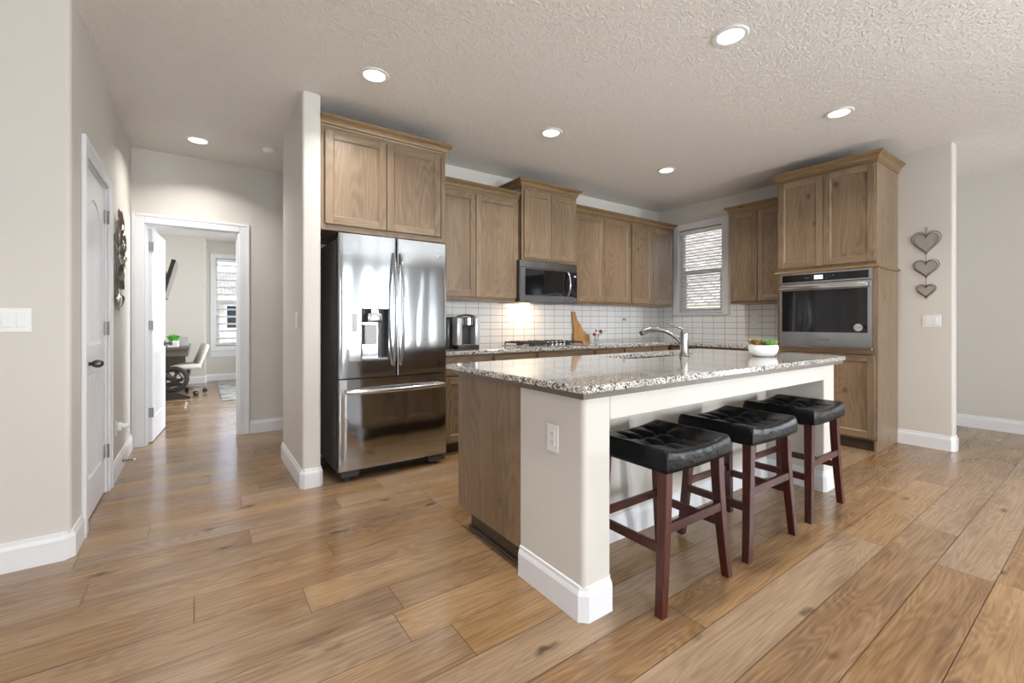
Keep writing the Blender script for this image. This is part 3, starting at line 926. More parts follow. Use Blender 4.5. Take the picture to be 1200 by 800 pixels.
# fridge surround: side panel + deep cabinet above
cabinet('wall_cabinet', (.697, 3.35, 0), 0, .986, .65, 1.815, 2.56,
        [(.030, .475, 1.858, 2.530), (.481, .936, 1.858, 2.530)],
        'deep two-door wood cabinet above the refrigerator, beside the divider wall',
        crown=[(0, 0), (.986, 0), (.986, .65)])
pn = empty('tall_end_panel', (1.665, 3.352, 0), 0, 'tall wooden end panel standing on the right side of the refrigerator', 'panel')
MB().box(0, .018, 0, .655, 0, 1.813, bev=.001).build('side_panel', M_WV, pn)
cabinet('wall_cabinet', (1.70, UF, 0), 0, .975, .34, 1.362, 2.41,
        [(.02, .462, 1.393, 2.385), (.468, .968, 1.393, 2.385)],
        'two-door wood wall cabinet between the refrigerator and the microwave, above the coffee maker', crown=[(.0, 0), (.975, 0), (.975, .10)], group=None)
cabinet('wall_cabinet', (2.682, 3.62, 0), 0, .765, .395, 1.792, 2.545,
        [(.024, .380, 1.815, 2.512), (.386, .748, 1.815, 2.512)],
        'raised two-door wood wall cabinet directly above the microwave', crown=[(0, .395), (0, 0), (.765, 0), (.765, .395)])
cabinet('wall_cabinet', (3.452, UF, 0), 0, .978, .34, 1.362, 2.41,
        [(.02, .484, 1.393, 2.385), (.490, .972, 1.393, 2.385)],
        'two-door wood wall cabinet just right of the microwave', crown=[(0, 0), (.978, 0)])
cabinet('wall_cabinet', (4.434, UF, 0), 0, .868, .34, 1.362, 2.41,
        [(.012, .424, 1.393, 2.385), (.430, .848, 1.393, 2.385)],
        'two-door wood wall cabinet at the corner, between the microwave run and the window', crown=[(0, 0), (.868, 0), (.868, .34)])
# small cabinet on right wall (local x runs along -Y, y = +X)
cabinet('wall_cabinet', (5.125, 2.765, 0), R(-90), .638, .333, 1.365, 2.43,
        [(.012, .318, 1.393, 2.405), (.324, .628, 1.393, 2.405)],
        'narrow two-door wood wall cabinet between the window and the oven tower', crown=[(0, .333), (0, 0), (.638, 0)])
# oven tower
tw = empty('oven_cabinet', (4.86, 2.125, 0), R(-90), 'tall wooden tower cabinet that holds the built-in oven, beside the grey wall', 'cabinet')
TWW, TWD = .818, .598
mb = MB()
mb.box(0, .02, .002, TWD, .10, 1.63, bev=.001); mb.box(TWW - .02, TWW, .002, TWD, .0, 1.645, bev=.001)
mb.box(.02, TWW - .02, .02, TWD, .10, .12, mat=1); mb.box(.02, TWW - .02, .02, TWD, .86, .905, mat=1)
mb.box(.02, TWW - .02, TWD - .008, TWD, .12, 1.64)
mb.build('body', [M_WV, M_WH], tw)
mb = MB().box(0, TWW, .002, TWD, 1.665, 2.59, bev=.001)
mb.build('upper_body', [M_WV, M_WH], tw)
mb = MB()
mb.box(0, .04, -.0005, .02, .10, 1.63, bev=.001); mb.box(TWW - .04, TWW - .0, -.0005, .02, .10, 1.63, bev=.001)
mb.box(.04, TWW - .04, -.0005, .02, .10, .135, mat=1); mb.box(.04, TWW - .04, -.0005, .02, .862, .905, bev=.001, mat=1)
mb.box(0, TWW, -.0005, .02, 1.628, 1.665, mat=1)
mb.build('face_frame', [M_WV, M_WH], tw)
MB().box(.0, TWW - .03, .045, .06, 0, .10).build('toe_kick', M_KICK, tw)
MB().sweep([(0, TWD - .27), (0, 0), (TWW, 0), (TWW, TWD)], [(0, 1.634), (.018, 1.636), (.022, 1.646), (.016, 1.656), (.006, 1.664), (0, 1.666)], flip=1).build('mid_molding', M_CROWN, tw)
for (a, b_, z0_, z1_) in ((.014, .408, 1.692, 2.555), (.414, .808, 1.692, 2.555), (.014, .408, .118, .855), (.414, .808, .118, .855)):
    door_panel(a, b_, z0_, z1_).build('door', [M_WV, M_WH], tw)
mb = MB().sweep([(0, TWD), (0, 0), (TWW, 0), (TWW, TWD)], [(o * 1.1, z * 1.1 + 2.572) for o, z in CROWN], flip=1)
mb.build('crown_molding', M_CROWN, tw)

# ---- base cabinets along the back wall and right wall
CT = .90
BF = 3.42
def base_cab(x0, x1, label, ndoor=1, filler=0, loc=None, rz=0):
    w = x1 - x0 - .004
    h = .862
    n = ndoor
    ds = []; dr = []
    sw = (w - .02) / n
    for i in range(n):
        a = .010 + i * sw
        ds.append((a + .003, a + sw - .003, .115, .672)); dr.append((a + .003, a + sw - .003, .685, .845))
    return cabinet('base_cabinet', loc or (x0 + .002, BF, 0), rz, w, .595, 0, h, ds, label, drawers=dr, kick=True)
base_cab(1.69, 2.20, 'wood base cabinet with drawer next to the refrigerator, under the coffee maker')
base_cab(2.20, 2.71, 'wood base cabinet with drawer just left of the gas cooktop')
base_cab(2.71, 3.51, 'wide wood base cabinet directly under the gas cooktop', 1)
base_cab(3.51, 4.00, 'wood base cabinet under the wooden board right of the cooktop', 1)
base_cab(4.00, 4.50, 'wood base cabinet behind the sink faucet, left of the corner', 1)
cabinet('base_cabinet', (4.502, BF, 0), 0, .94, .595, 0, .862, [(.015, .265, .115, .672)], 'corner wood base cabinet where the two counters meet', drawers=[(.015, .265, .685, .845)], kick=True)
cabinet('base_cabinet', (4.87, 3.39, 0), R(-90), .63, .58, 0, .862, [(.013, .31, .115, .672), (.316, .617, .115, .672)], 'wood base cabinet under the kitchen window', drawers=[(.013, .617, .685, .845)], kick=True)
cabinet('base_cabinet', (4.87, 2.755, 0), R(-90), .622, .58, 0, .862, [(.013, .31, .115, .672), (.316, .609, .115, .672)], 'wood base cabinet between the window and the oven tower', drawers=[(.013, .609, .685, .845)], kick=True)

# ---- countertop (L) and backsplash
cpoly = [(1.688, 3.375), (4.822, 3.375), (4.822, 2.13), (XR - .002, 2.13), (XR - .002, YB - .002), (1.688, YB - .002)]
ct = MB().prism(cpoly, CT - .036, CT, bev=.006)
tag(ct.build('countertop', M_GRANITE, smooth=False), 'speckled granite countertop running under the wall cabinets and around the corner', 'countertop')
bsb = MB().box(1.688, XR - .009, YB - .008, YB - .0005, CT + .0005, 1.362)
struct(bsb, 'trim_1', M_TILEX)
mb = MB()
x0, x1 = XR - .008, XR - .0005
mb.box(x0, x1, 2.13, 2.935, CT + .0005, 1.362)
mb.box(x0, x1, 2.935, 3.785, CT + .0005, 1.245)
mb.box(x0, x1, 3.785, YB - .009, CT + .0005, 1.362)
struct(mb, 'trim_2', M_TILEY)

# ============================================================ REFRIGERATOR
fr = empty('refrigerator', (.80, 3.25, 0), 0, 'stainless steel french-door refrigerator with a water dispenser and bottom freezer drawer', 'refrigerator')
FW = .845
mb = MB().box(.012, FW - .012, .085, .70, .05, 1.765, bev=.008)
mb.build('body', M_FSIDE, fr)
def curved_slab(x0, x1, z0, z1, bulge, th, hole=None, cx0=0, cx1=FW, nx=14, round_=.012):
    """door with a slightly bowed front; y = 0 at front edge"""
    t = bmesh.new()
    xs = [x0 + (x1 - x0) * i / nx for i in range(nx + 1)]
    zs = [z0, z1]
    if hole:
        xs = sorted(set([x for x in xs if min(abs(x - hole[0]), abs(x - hole[1])) > .008] + [hole[0], hole[1]]))
        zs = sorted([z0, hole[2], hole[3], z1])
    def yy(x):
        u = (x - (cx0 + cx1) / 2) / ((cx1 - cx0) / 2)
        y = -bulge * (1 - u * u)
        for e in (x0, x1):
            d = abs(x - e)
            if d < round_: y += round_ - math.sqrt(max(0, round_ ** 2 - (round_ - d) ** 2))
        return y
    xs = sorted(set(xs + [x0 + round_ * k for k in (.06, .3, .6, 1)] + [x1 - round_ * k for k in (.06, .3, .6, 1)]))
    V = [[t.verts.new((x, yy(x), z)) for z in zs] for x in xs]
    for i in range(len(xs) - 1):
        for j in range(len(zs) - 1):
            xm = (xs[i] + xs[i + 1]) / 2; zm = (zs[j] + zs[j + 1]) / 2
            if hole and hole[0] < xm < hole[1] and hole[2] < zm < hole[3]: continue
            t.faces.new((V[i][j], V[i + 1][j], V[i + 1][j + 1], V[i][j + 1]))
    # edges back to th
    def strip(a, b_):
        va = t.verts.new((a.co.x, th, a.co.z)); vb = t.verts.new((b_.co.x, th, b_.co.z))
        t.faces.new((a, b_, vb, va))
    for j in range(len(zs) - 1):
        strip(V[0][j + 1], V[0][j]); strip(V[-1][j], V[-1][j + 1])
    for i in range(len(xs) - 1):
        strip(V[i][0], V[i + 1][0]); strip(V[i + 1][-1], V[i][-1])
    bmesh.ops.remove_doubles(t, verts=t.verts, dist=1e-6)
    bk = [t.verts.new(p) for p in ((x0, th, z0), (x1, th, z0), (x1, th, z1), (x0, th, z1))]
    if not hole: t.faces.new(bk)
    bmesh.ops.recalc_face_normals(t, faces=t.faces)
    mb = MB(); mb._add(t)
    return mb, yy
hx0, hx1, hz0, hz1 = .157, .358, .866, 1.252
mb, yy = curved_slab(0.0, .4185, .748, 1.787, .006, .075, hole=(hx0, hx1, hz0, hz1))
dl = mb.build('left_door', M_STEEL, fr, smooth=True, angle=40)
# dispenser
mb = MB()
mb.box(hx0 - .0, hx0 + .004, -.012, .070, hz0, hz1); mb.box(hx1 - .004, hx1, -.012, .070, hz0, hz1)
mb.box(hx0 + .004, hx1 - .004, -.010, .070, hz1 - .004, hz1); mb.box(hx0 + .004, hx1 - .004, -.010, .070, hz0, hz0 + .004)
mb.box(hx0, hx1, .070, .074, hz0, hz1)
dp = mb.build('dispenser', M_DGREY, dl)
MB().box(hx0 + .045, hx0 + .150, -.016, .040, 1.150, 1.215, bev=.006, seg=2).box(hx0 + .07, hx0 + .125, -.006, .03, 1.215, 1.248, bev=.004).build('nozzle', M_HANDLE, dp, smooth=True)
MB().box(hx0 + .030, hx0 + .120, .012, .030, .985, 1.135, bev=.004).build('paddle', M_LGREY, dp)
MB().box(hx0 + .020, hx0 + .140, .050, .069, .885, 1.15, bev=.003).build('back_plate', M_HANDLE, dp)
MB().box(hx0 + .005, hx1 - .005, -.018, .069, hz0 + .005, hz0 + .022, bev=.004).build('drip_tray', M_HANDLE, dp)
mb = MB().box(.068, hx0 - .002, yy(.11) - .004, yy(.11) + .02, hz0, hz1, bev=.003)
cp = mb.build('control_panel', M_HANDLE, dl)
MB().box(.086, .128, yy(.11) - .0055, yy(.11) - .003, 1.08, 1.215, bev=.001).build('display', M_LGREY, cp)
mb, yy2 = curved_slab(.4245, FW, .748, 1.787, .006, .075)
dr_ = mb.build('right_door', M_STEEL, fr, smooth=True, angle=40)
# lettering and emblem on the right door
MT = Matrix.Translation((.795, yy2(.795) - .0012, 1.680)) @ Matrix.Rotation(R(90), 4, 'X')
text_mesh('lettering', 'LG', .030, M_LGREY, dr_, MT)
mb = MB().cyl((.764, yy2(.765) - .002, 1.680), (.764, yy2(.765) + .002, 1.680), .0105, n=20)
mb.build('emblem', M_LGREY, dr_)
mb, yy3 = curved_slab(0.0, FW, .085, .738, .006, .075)
dz = mb.build('freezer_drawer', M_STEEL, fr, smooth=True, angle=40)
def bar_handle(pts, w_, d_, parent):
    mb = MB().tube(pts, [.75, .95] + [1] * (len(pts) - 4) + [.95, .75], n=10, flat=(w_, d_))
    return mb.build('handle', M_HANDLE, parent, smooth=True, angle=60)
for sx, par in ((-1, dl), (1, dr_)):
    pts = []
    for k in range(17):
        u = k / 16
        z = .825 + (1.675 - .825) * u
        x = .4215 + sx * (.026 + .006 * math.sin(PI * u))
        y = -.022 - .055 * math.sin(PI * u) ** .8
        pts.append((x, y, z))
    bar_handle(pts, .0165, .011, par)
pts = []
for k in range(21):
    u = k / 20
    pts.append((.045 + (.775) * u, -.022 - .050 * math.sin(PI * u) ** .8, .650))
bar_handle(pts, .010, .018, dz)
MB().box(.02, .10, .03, .16, 1.767, 1.790, bev=.006).build('hinge_cover', M_DGREY, fr)
MB().box(FW - .10, FW - .02, .03, .16, 1.767, 1.790, bev=.006).build('hinge_cover', M_DGREY, fr)
mb = MB().box(.03, FW - .03, .10, .60, .022, .052)
mb.build('base_grille', M_BLACK, fr)
for x in (.02, FW - .15):
    MB().box(x, x + .13, .015, .16, .028, .078, bev=.012, seg=2).cyl((x + .06, .09, 0), (x + .06, .09, .03), .022, n=16).build('foot', M_DGREY, fr)

# ============================================================ MICROWAVE
mw = empty('microwave', (2.645, 3.595, 0), 0, 'stainless over-the-range microwave with black glass door above the cooktop', 'microwave')
MB().box(0, .788, .02, .42, 1.358, 1.787, bev=.004).build('body', M_BLACK, mw)
MB().box(0, .788, 0, .02, 1.715, 1.787, bev=.003).build('vent_panel', M_MWS, mw)
mb = MB().prism([(0, 1.362), (.788, 1.362), (.788, 1.712), (0, 1.712)], -.002, .018, holes=[[(.065, 1.430), (.722, 1.430), (.722, 1.702), (.065, 1.702)]], M=XZ, bev=0)
md = mb.build('door', M_MWS, mw)
MB().box(.065, .722, .004, .016, 1.430, 1.702).build('window_glass', M_BLACKGL, md)
pts = [(.652, -.004 - .040 * math.sin(PI * k / 12) ** .7, 1.435 + .262 * k / 12) for k in range(13)]
MB().tube(pts, 1, n=10, flat=(.012, .009)).build('handle', M_HANDLE, md, smooth=True, angle=60)
cpn = MB().box(.725, .788, -.004, .0, 1.420, 1.702, bev=.001).build('control_panel', M_BLACKGL, mw)
MB().box(.742, .770, -.006, -.004, 1.648, 1.664).build('display', M_LEDBLUE, cpn)

# ============================================================ COOKTOP
ck = empty('gas_cooktop', (2.655, 3.44, CT), 0, 'stainless gas cooktop with black cast iron grates set in the back counter', 'cooktop')
MB().box(0, .765, 0, .50, .0005, .008, bev=.003).build('tray', M_STEELH, ck)
for x in (.14, .38, .62):
    g_ = MB()
    a, c_ = x - .117, x + .117
    for y in (.03, .47): g_.box(a, c_, y - .007, y + .007, .030, .044, bev=.002)
    for xx in (a, c_): g_.box(xx - .006, xx + .006, .03, .47, .030, .044, bev=.002)
    for y in (.14, .25, .36): g_.box(a, c_, y - .006, y + .006, .036, .050, bev=.002)
    for xx in (x - .04, x + .04): g_.box(xx - .005, xx + .005, .03, .47, .036, .050, bev=.002)
    for xx in (a, c_):
        for y in (.03, .47): g_.cyl((xx, y, .008), (xx, y, .032), .007, n=8)
    g_.build('grate', M_IRON, ck)
for (x, y, r) in ((.14, .14, .042), (.14, .37, .036), (.38, .30, .055), (.62, .14, .036), (.62, .37, .042)):
    MB().cyl((x, y, .008), (x, y, .020), r, r * .9, n=24).cyl((x, y, .020), (x, y, .027), r * .8, n=24).build('burner', M_IRON, ck, smooth=True)
for i in range(5):
    x = .27 + i * .055
    MB().cyl((x, .045, .008), (x, .045, .020), .017, n=18).cyl((x, .045, .020), (x, .045, .052), .0165, .013, n=18).build('knob', M_HANDLE, ck, smooth=True)

# ============================================================ WALL OVEN
ov = empty('wall_oven', (4.858, 2.088, 0), R(-90), 'built-in stainless wall oven with black glass door in the tall cabinet', 'oven')
OW = .757
mb = MB().box(.012, OW - .012, .022, .56, .915, 1.62)
mb.build('body', M_BLACK, ov)
mb = MB().prism([(0, 1.535), (OW, 1.535), (OW, 1.632), (0, 1.632)], -.022, .0, holes=[[(.020, 1.548), (OW - .028, 1.548), (OW - .028, 1.618), (.020, 1.618)]], M=XZ)
cpo = mb.build('control_panel', M_STEELH, ov)
MB().box(.020, OW - .028, -.020, -.002, 1.548, 1.618).build('glass_strip', M_BLACKGL, cpo)
MB().box(.305, .375, -.0215, -.020, 1.566, 1.602).build('display', M_LEDWHITE, cpo)
text_mesh('clock_digits', '12:04', .026, M_BLACK, cpo, Matrix.Translation((.340, -.0222, 1.584)) @ Matrix.Rotation(R(90), 4, 'X'), depth=.0004)
for x in (.22, .235, .25, .41, .44, .455, .53):
    pass
mb = MB()
for (x, z) in ((.225, 1.585), (.24, 1.585), (.255, 1.585), (.405, 1.60), (.405, 1.57), (.43, 1.585), (.455, 1.592), (.463, 1.592)):
    mb.box(x - .003, x + .003, -.0208, -.0198, z - .002, z + .002)
mb.build('touch_icon', M_LGREY, cpo)
mb = MB().prism([(0, .922), (OW, .922), (OW, 1.528), (0, 1.528)], -.034, .0, holes=[[(.022, 1.055), (OW - .032, 1.055), (OW - .032, 1.462), (.022, 1.462)]], M=XZ)
od = mb.build('door', M_STEELH, ov)
MB().box(.022, OW - .032, -.031, -.004, 1.055, 1.462).build('window_glass', M_BLACKGL, od)
MB().box(.012, OW - .022, -.072, -.050, 1.468, 1.512, bev=.008, seg=2).box(.02, .045, -.052, -.030, 1.475, 1.505).box(OW - .055, OW - .03, -.052, -.030, 1.475, 1.505).build('handle', M_HANDLE, od, smooth=True)
mb = MB().cyl((.655, -.0318, 1.103), (.655, -.0308, 1.103), .034, n=32)
st_ = mb.build('round_sticker', M_LGREY, od)
mbk = MB()
mbk.tube([(.655 + .029 * math.cos(2 * PI * k / 28), -.0322, 1.103 + .029 * math.sin(2 * PI * k / 28)) for k in range(28)], .0012, n=5, closed=True)
mbk.build('sticker_ring', M_BLACK, st_)
text_mesh('sticker_lettering', 'Care', .024, M_BLACK, st_, Matrix.Translation((.655, -.0324, 1.103)) @ Matrix.Rotation(R(90), 4, 'X') @ Matrix.Rotation(R(8), 4, 'Z'), depth=.0003)
text_mesh('lettering', 'Whirlpool', .024, M_DGREY, od, Matrix.Translation((.385, -.0346, .985)) @ Matrix.Rotation(R(90), 4, 'X'), depth=.0004)
MB().box(-.004, OW + .002, -.040, .0, .906, .919, bev=.002).build('lower_trim', M_HANDLE, ov)

# ============================================================ ISLAND
isl = empty('kitchen_island', (1.195, 1.215, 0), 0, 'painted and wood-panelled kitchen island base with an open knee space', 'island')
IX1, IY1 = 2.445, .99          # local extents
WD_ = .405                      # depth of painted end walls
UH = .86
mb = MB().prism(rpoly([(0, 0, .022), (.150, 0, .010), (.150, WD_, 0), (0, WD_, 0)]), 0, UH)
mb.build('end_post', M_WALL, isl, smooth=True)
mb = MB().prism(rpoly([(2.262, 0, .008), (2.445, 0, .022), (2.445, WD_, 0), (2.262, WD_, 0)]), 0, UH)
mb.build('end_post', M_WALL, isl, smooth=True)
MB().box(.150, 2.262, .001, .10, .757, UH, bev=.004).build('header', M_WALL, isl)
MB().box(.150, 2.262, .372, WD_, 0, UH).build('knee_wall', M_WALL, isl)
MB().sweep([(.0, WD_), (0, .022), (.022, 0), (.14, 0), (.150, .01), (.150, .372), (2.262, .372), (2.262, .008), (2.27, 0), (2.423, 0), (2.445, .022), (2.445, WD_)], BB, flip=1).build('baseboard', M_TRIM, isl)
# cabinets on the sink side
mb = MB().box(.0, 2.445, WD_ + .001, IY1, .118, UH - .19).box(0, .02, WD_ + .001, IY1, UH - .19, UH).box(2.425, 2.445, WD_ + .001, IY1, UH - .19, UH)
mb.box(.02, 2.425, IY1 - .02, IY1, UH - .19, UH)
mb.build('cabinet_body', M_WV, isl)
MB().box(-.004, .0, WD_ + .002, IY1 + .002, .118, UH, bev=.001).build('end_panel', M_WV, isl)
MB().box(.045, 2.40, WD_ + .001, IY1 - .06, 0, .118).build('toe_kick', M_KICK, isl)
MB().box(.030, .045, WD_ + .001, IY1 - .06, 0, .018, bev=.003).build('shoe_molding', M_KICK, isl)
xd = .02
for i, wdt in enumerate((.46, .46, .47, .47, .52)):
    p = door_panel(xd, xd + wdt - .006, .13, UH - .20, yf=0, th=.02)
    o = p.build('door', [M_WV, M_WH], isl)
    o.location = (2 * xd + wdt, IY1 + .021, 0); o.rotation_euler = (0, 0, PI)
    slab(xd, xd + wdt - .006, UH - .19, UH - .01, yf=IY1, th=.02).build('drawer_front', M_WH, isl)
    xd += wdt + .004
# support trim under granite
MB().sweep([(-.03, IY1 + .01), (-.03, -.03), (2.50, -.03), (2.50, IY1 + .01)], [(0, UH), (.0, UH + .0225), (-.05, UH + .0225), (-.05, UH)], flip=1).build('support_trim', M_SUPP, isl)
# granite top with sink cut-out (world coordinates)
hole = rpoly([(2.27, 1.885, .05), (3.08, 1.885, .05), (3.08, 2.165, .05), (2.27, 2.165, .05)])
gt = MB().prism(rpoly([(1.152, 1.172, .012), (3.712, 1.172, .012), (3.712, 2.29, .012), (1.152, 2.29, .012)], n=3), .883, .912, holes=[hole[::-1]], bev=.004)
tag(gt.build('island_countertop', M_GRANITE), 'thick speckled granite slab on top of the island with sink cut-out', 'countertop')
sk = MB()
def ring(off, z, h=hole):
    cx, cy = 2.675, 2.025
    return [(cx + (x - cx) * (1 + off / .405), cy + (y - cy) * (1 + off / .14), z) for x, y in h]
t = bmesh.new()
levels = [ring(.02, .882), ring(.006, .882), ring(.0, .878), ring(-.006, .74), ring(-.03, .715), ring(-.1, .712)]
rv = [[t.verts.new(p) for p in L] for L in levels]
for A, B in zip(rv, rv[1:]):
    for i in range(len(A)):
        t.faces.new((A[i], A[(i + 1) % len(A)], B[(i + 1) % len(A)], B[i]))
t.faces.new(rv[-1])
bmesh.ops.recalc_face_normals(t, faces=t.faces)
sk._add(t)
sink = sk.build('basin', M_STEELH, None, smooth=True)
se = empty('kitchen_sink', (2.675, 2.025, .712), 0, 'undermount stainless sink sunk into the island granite beneath the faucet', 'sink')
sink.parent = se; sink.location = (-2.675, -2.025, -.712)
MB().cyl((0, 0, .002), (0, 0, .006), .045, .04, n=24).build('drain', M_HANDLE, se, smooth=True)

# faucet
fa = empty('kitchen_faucet', (2.775, 1.825, .912), 0, 'brushed nickel pull-out faucet with a top lever standing behind the island sink', 'faucet')
MB().lathe([(0, 0), (.034, 0), (.036, .004), (.033, .012), (.028, .03), (.0265, .09), (.026, .15), (.025, .168), (.018, .182), (0, .186)]).build('base', M_CHROME, fa, smooth=True)
pts = []
B0, B1, B2, B3 = Vector((-.005, .012, .085)), Vector((-.03, .08, .175)), Vector((-.07, .18, .215)), Vector((-.10, .275, .165))
for k in range(17):
    u = k / 16
    pts.append(B0 * (1 - u) ** 3 + B1 * 3 * u * (1 - u) ** 2 + B2 * 3 * u * u * (1 - u) + B3 * u ** 3)
rad = [.0145 + (.0 if k < 9 else .0075 * min(1, (k - 8) / 4)) for k in range(17)]
MB().tube(pts, rad, n=16).build('spout', M_CHROME, fa, smooth=True, angle=60)
MB().cyl(pts[-1] - Vector((0, .0, .002)), pts[-1] + Vector((-.006, .018, -.012)), .020, .017, n=16).build('spray_head', M_DGREY, fa, smooth=True)
L = [(.0, .004, .176), (-.004, .012, .190), (-.018, .045, .204), (-.032, .080, .216), (-.044, .108, .238), (-.046, .114, .258)]
MB().tube(L, [.010, .010, .0075, .006, .0055, .0045], n=10).build('lever', M_CHROME, fa, smooth=True, angle=60)

# planter bowl on island
pb = empty('succulent_planter', (3.22, 1.50, .912), 0, 'low white ceramic bowl with green and brown succulents on the island counter', 'planter')
Mb_ = Matrix.Scale(1, 4)
def oval(o, s=(1.28, .8, 1)):
    o.scale = s; return o
prof = [(0, .0), (.050, 0), (.066, .006), (.080, .024), (.086, .046), (.082, .062), (.078, .064), (.074, .060), (.076, .045), (.068, .038), (0, .038)]
MBb = MB().lathe(prof, n=40)
for v in MBb.bm.verts: v.co.x *= 1.15; v.co.y *= .8
MBb.build('bowl', M_CERAMIC, pb, smooth=True, angle=50)
s_ = MB().lathe([(0, .052), (.070, .050), (.072, .044)], n=30)
for v in s_.bm.verts: v.co.x *= 1.15; v.co.y *= .8
s_.build('soil', M_SOIL, pb)
pb.scale = (1.27, 1.27, 1.27)
rs = random.Random(3)
def rosette(name, cx, cy, z, r, n, mat, up=.5, lw=.3):
    mb = MB()
    for ringk in range(3):
        nn = max(4, n - 2 * ringk)
        for i in range(nn):
            a = 2 * PI * i / nn + ringk * .5 + rs.uniform(-.2, .2)
            ln = r * (1 - .22 * ringk) * rs.uniform(.85, 1.1)
            el = R(25 + 25 * ringk) * rs.uniform(.7, 1.2) + up * .3
            M = Matrix.Translation((cx, cy, z)) @ Matrix.Rotation(a, 4, 'Z') @ Matrix.Rotation(-el, 4, 'Y')
            pts = [(0, 0, 0), (ln * .35, 0, 0), (ln * .7, 0, .002), (ln, 0, .004)]
            mb.tube(pts, [ln * .10, ln * lw * .5, ln * lw * .42, ln * .02], n=6, flat=(1, .35), M=M)
    return mb.build(name, mat, pb, smooth=True, angle=70)
for i, (x, y, m, r, z) in enumerate(((-.072, .0, M_OLIVE, .040, .058), (-.045, .025, M_OLIVE, .042, .062), (-.050, -.025, M_GREEN2, .036, .055), (-.015, .012, M_OLIVE, .036, .058), (.000, -.022, M_GREEN, .036, .056), (.022, .015, M_GREEN, .040, .058), (.035, -.020, M_GREEN, .038, .056), (.060, .005, M_GREEN2, .040, .056), (.080, -.008, M_GREEN, .034, .054))):
    rosette('succulent', x, y, z, r * 1.3, 8, m, lw=.30)

# ============================================================ COUNTER ITEMS
# coffee maker
M_SILVER = plain('silver_plastic', srgb(196, 197, 198), rough=.28, metal=.35)
cm = empty('coffee_maker', (1.93, 3.60, CT), 0, 'silver and black single-serve coffee maker on the back counter by the refrigerator', 'coffee maker')
mb = MB().prism(rpoly([(0.0, .0, .03), (.25, .0, .03), (.25, .10, .02), (0.0, .10, .02)], n=4), .0, .035, bev=.004)
mb.build('drip_base', M_BLACK, cm, smooth=True)
mb = MB().prism(rpoly([(0.0, .10, .02), (.25, .10, .02), (.25, .30, .05), (0.0, .30, .05)], n=4), .0, .30, bev=.006)
mb.build('body', M_DGREY, cm, smooth=True)
for x in (.0, .195):
    MB().box(x, x + .055, .0, .105, .035, .292, bev=.010, seg=2).build('side_column', M_SILVER, cm, smooth=True)
MB().box(.055, .195, .015, .105, .205, .30, bev=.012, seg=2).build('brew_head', M_DGREY, cm, smooth=True)
MB().cyl((.125, .012, .225), (.125, .012, .290), .042, n=28).build('pod_door', M_HANDLE, cm, smooth=True)
pts = [(.02 + .21 * k / 10, .05, .292 + .026 * math.sin(PI * k / 10) ** .6) for k in range(11)]
MB().tube(pts, 1, n=10, flat=(.03, .010)).build('top_handle', M_HANDLE, cm, smooth=True, angle=60)
MB().box(.06, .19, -.004, .085, .035, .045, bev=.003).build('drip_tray', M_HANDLE, cm)
MB().box(-.050, -.004, .11, .28, .0, .27, bev=.02, seg=3).build('water_tank', plain('smoky_tank', srgb(70, 74, 78), rough=.15), cm, smooth=True)
pts = [(.0, .30, .03), (-.03, .33, .05), (-.05, .36, .11), (-.06, .38, .20), (-.065, .395, .26)]
MB().tube(pts, .004, n=6).build('power_cord', M_BLACK, cm, smooth=True)

# state shaped cutting board leaning on the tiles
M_BOARD = wood('maple_board', srgb(150, 104, 58), srgb(188, 142, 88), srgb(206, 164, 112), rough=.5, scale=1.6)
bd = empty('cutting_board', (3.73, 3.945, CT), 0, 'tan wooden cutting board with a tall narrow handle-like top leaning on the tiles', 'cutting board')
poly = [(0, 0), (.265, 0), (.265, .085), (.245, .10), (.225, .098), (.205, .115), (.190, .140), (.165, .145), (.160, .175), (.140, .190), (.135, .225), (.112, .235), (.100, .262), (.075, .285), (.072, .330), (.060, .345), (.062, .385), (.0, .385), (.0, .26), (.012, .24), (.004, .215), (.016, .19), (.022, .15), (.008, .115), (.0, .08)]
mb = MB().prism(poly, 0, .016, M=XZ, bev=.002)
o = mb.build('board', M_BOARD, bd); o.rotation_euler = (R(-7), 0, 0)
# red flower
vs_ = empty('flower_vase', (3.95, 3.80, CT), 0, 'small clear vase with red roses beside the wooden board', 'vase')
M_VGLASS = plain('clear_vase', (.85, .92, .9, 1), rough=.05, trans=.9)
MB().lathe([(0, 0), (.022, 0), (.024, .004), (.022, .06), (.018, .085), (.020, .09), (.017, .09), (.015, .085), (.019, .06), (.020, .006), (0, .005)], n=20).build('glass', M_VGLASS, vs_, smooth=True)
def rose(x, y, z, r):
    mb = MB().sphere((x, y, z), r * .55, n=10)
    for k in range(9):
        a = k * 2.4
        M = Matrix.Translation((x, y, z)) @ Matrix.Rotation(a, 4, 'Z') @ Matrix.Rotation(R(25 + 4 * k), 4, 'Y')
        mb.sphere((r * .42, 0, 0), r * .62, sc=(.35, 1, .9), n=10, M=M)
    return mb.build('rose', M_RED, vs_, smooth=True)
rose(.060, -.02, .142, .033); rose(-.03, 0, .105, .030); rose(.015, .012, .150, .020)
mb = MB()
for (x, y, z) in ((.058, -.02, .12), (-.028, 0, .085), (.014, .01, .13), (.12, -.03, .135)):
    mb.tube([(0, 0, .01), (x * .3, y * .3, z * .6), (x, y, z)], .0018, n=5)
for (x, y, z, a) in ((.03, .01, .10, .3), (.075, -.01, .11, 1.2), (-.01, .01, .12, 2.5), (.045, .0, .09, 4), (.11, -.03, .138, .1)):
    mb.tube([(x, y, z), (x + .02 * math.cos(a), y + .01 * math.sin(a), z + .008), (x + .04 * math.cos(a), y + .02 * math.sin(a), z)], [.002, .010, .001], n=6, flat=(1, .3))
mb.build('stems', M_GREEN2, vs_, smooth=True)

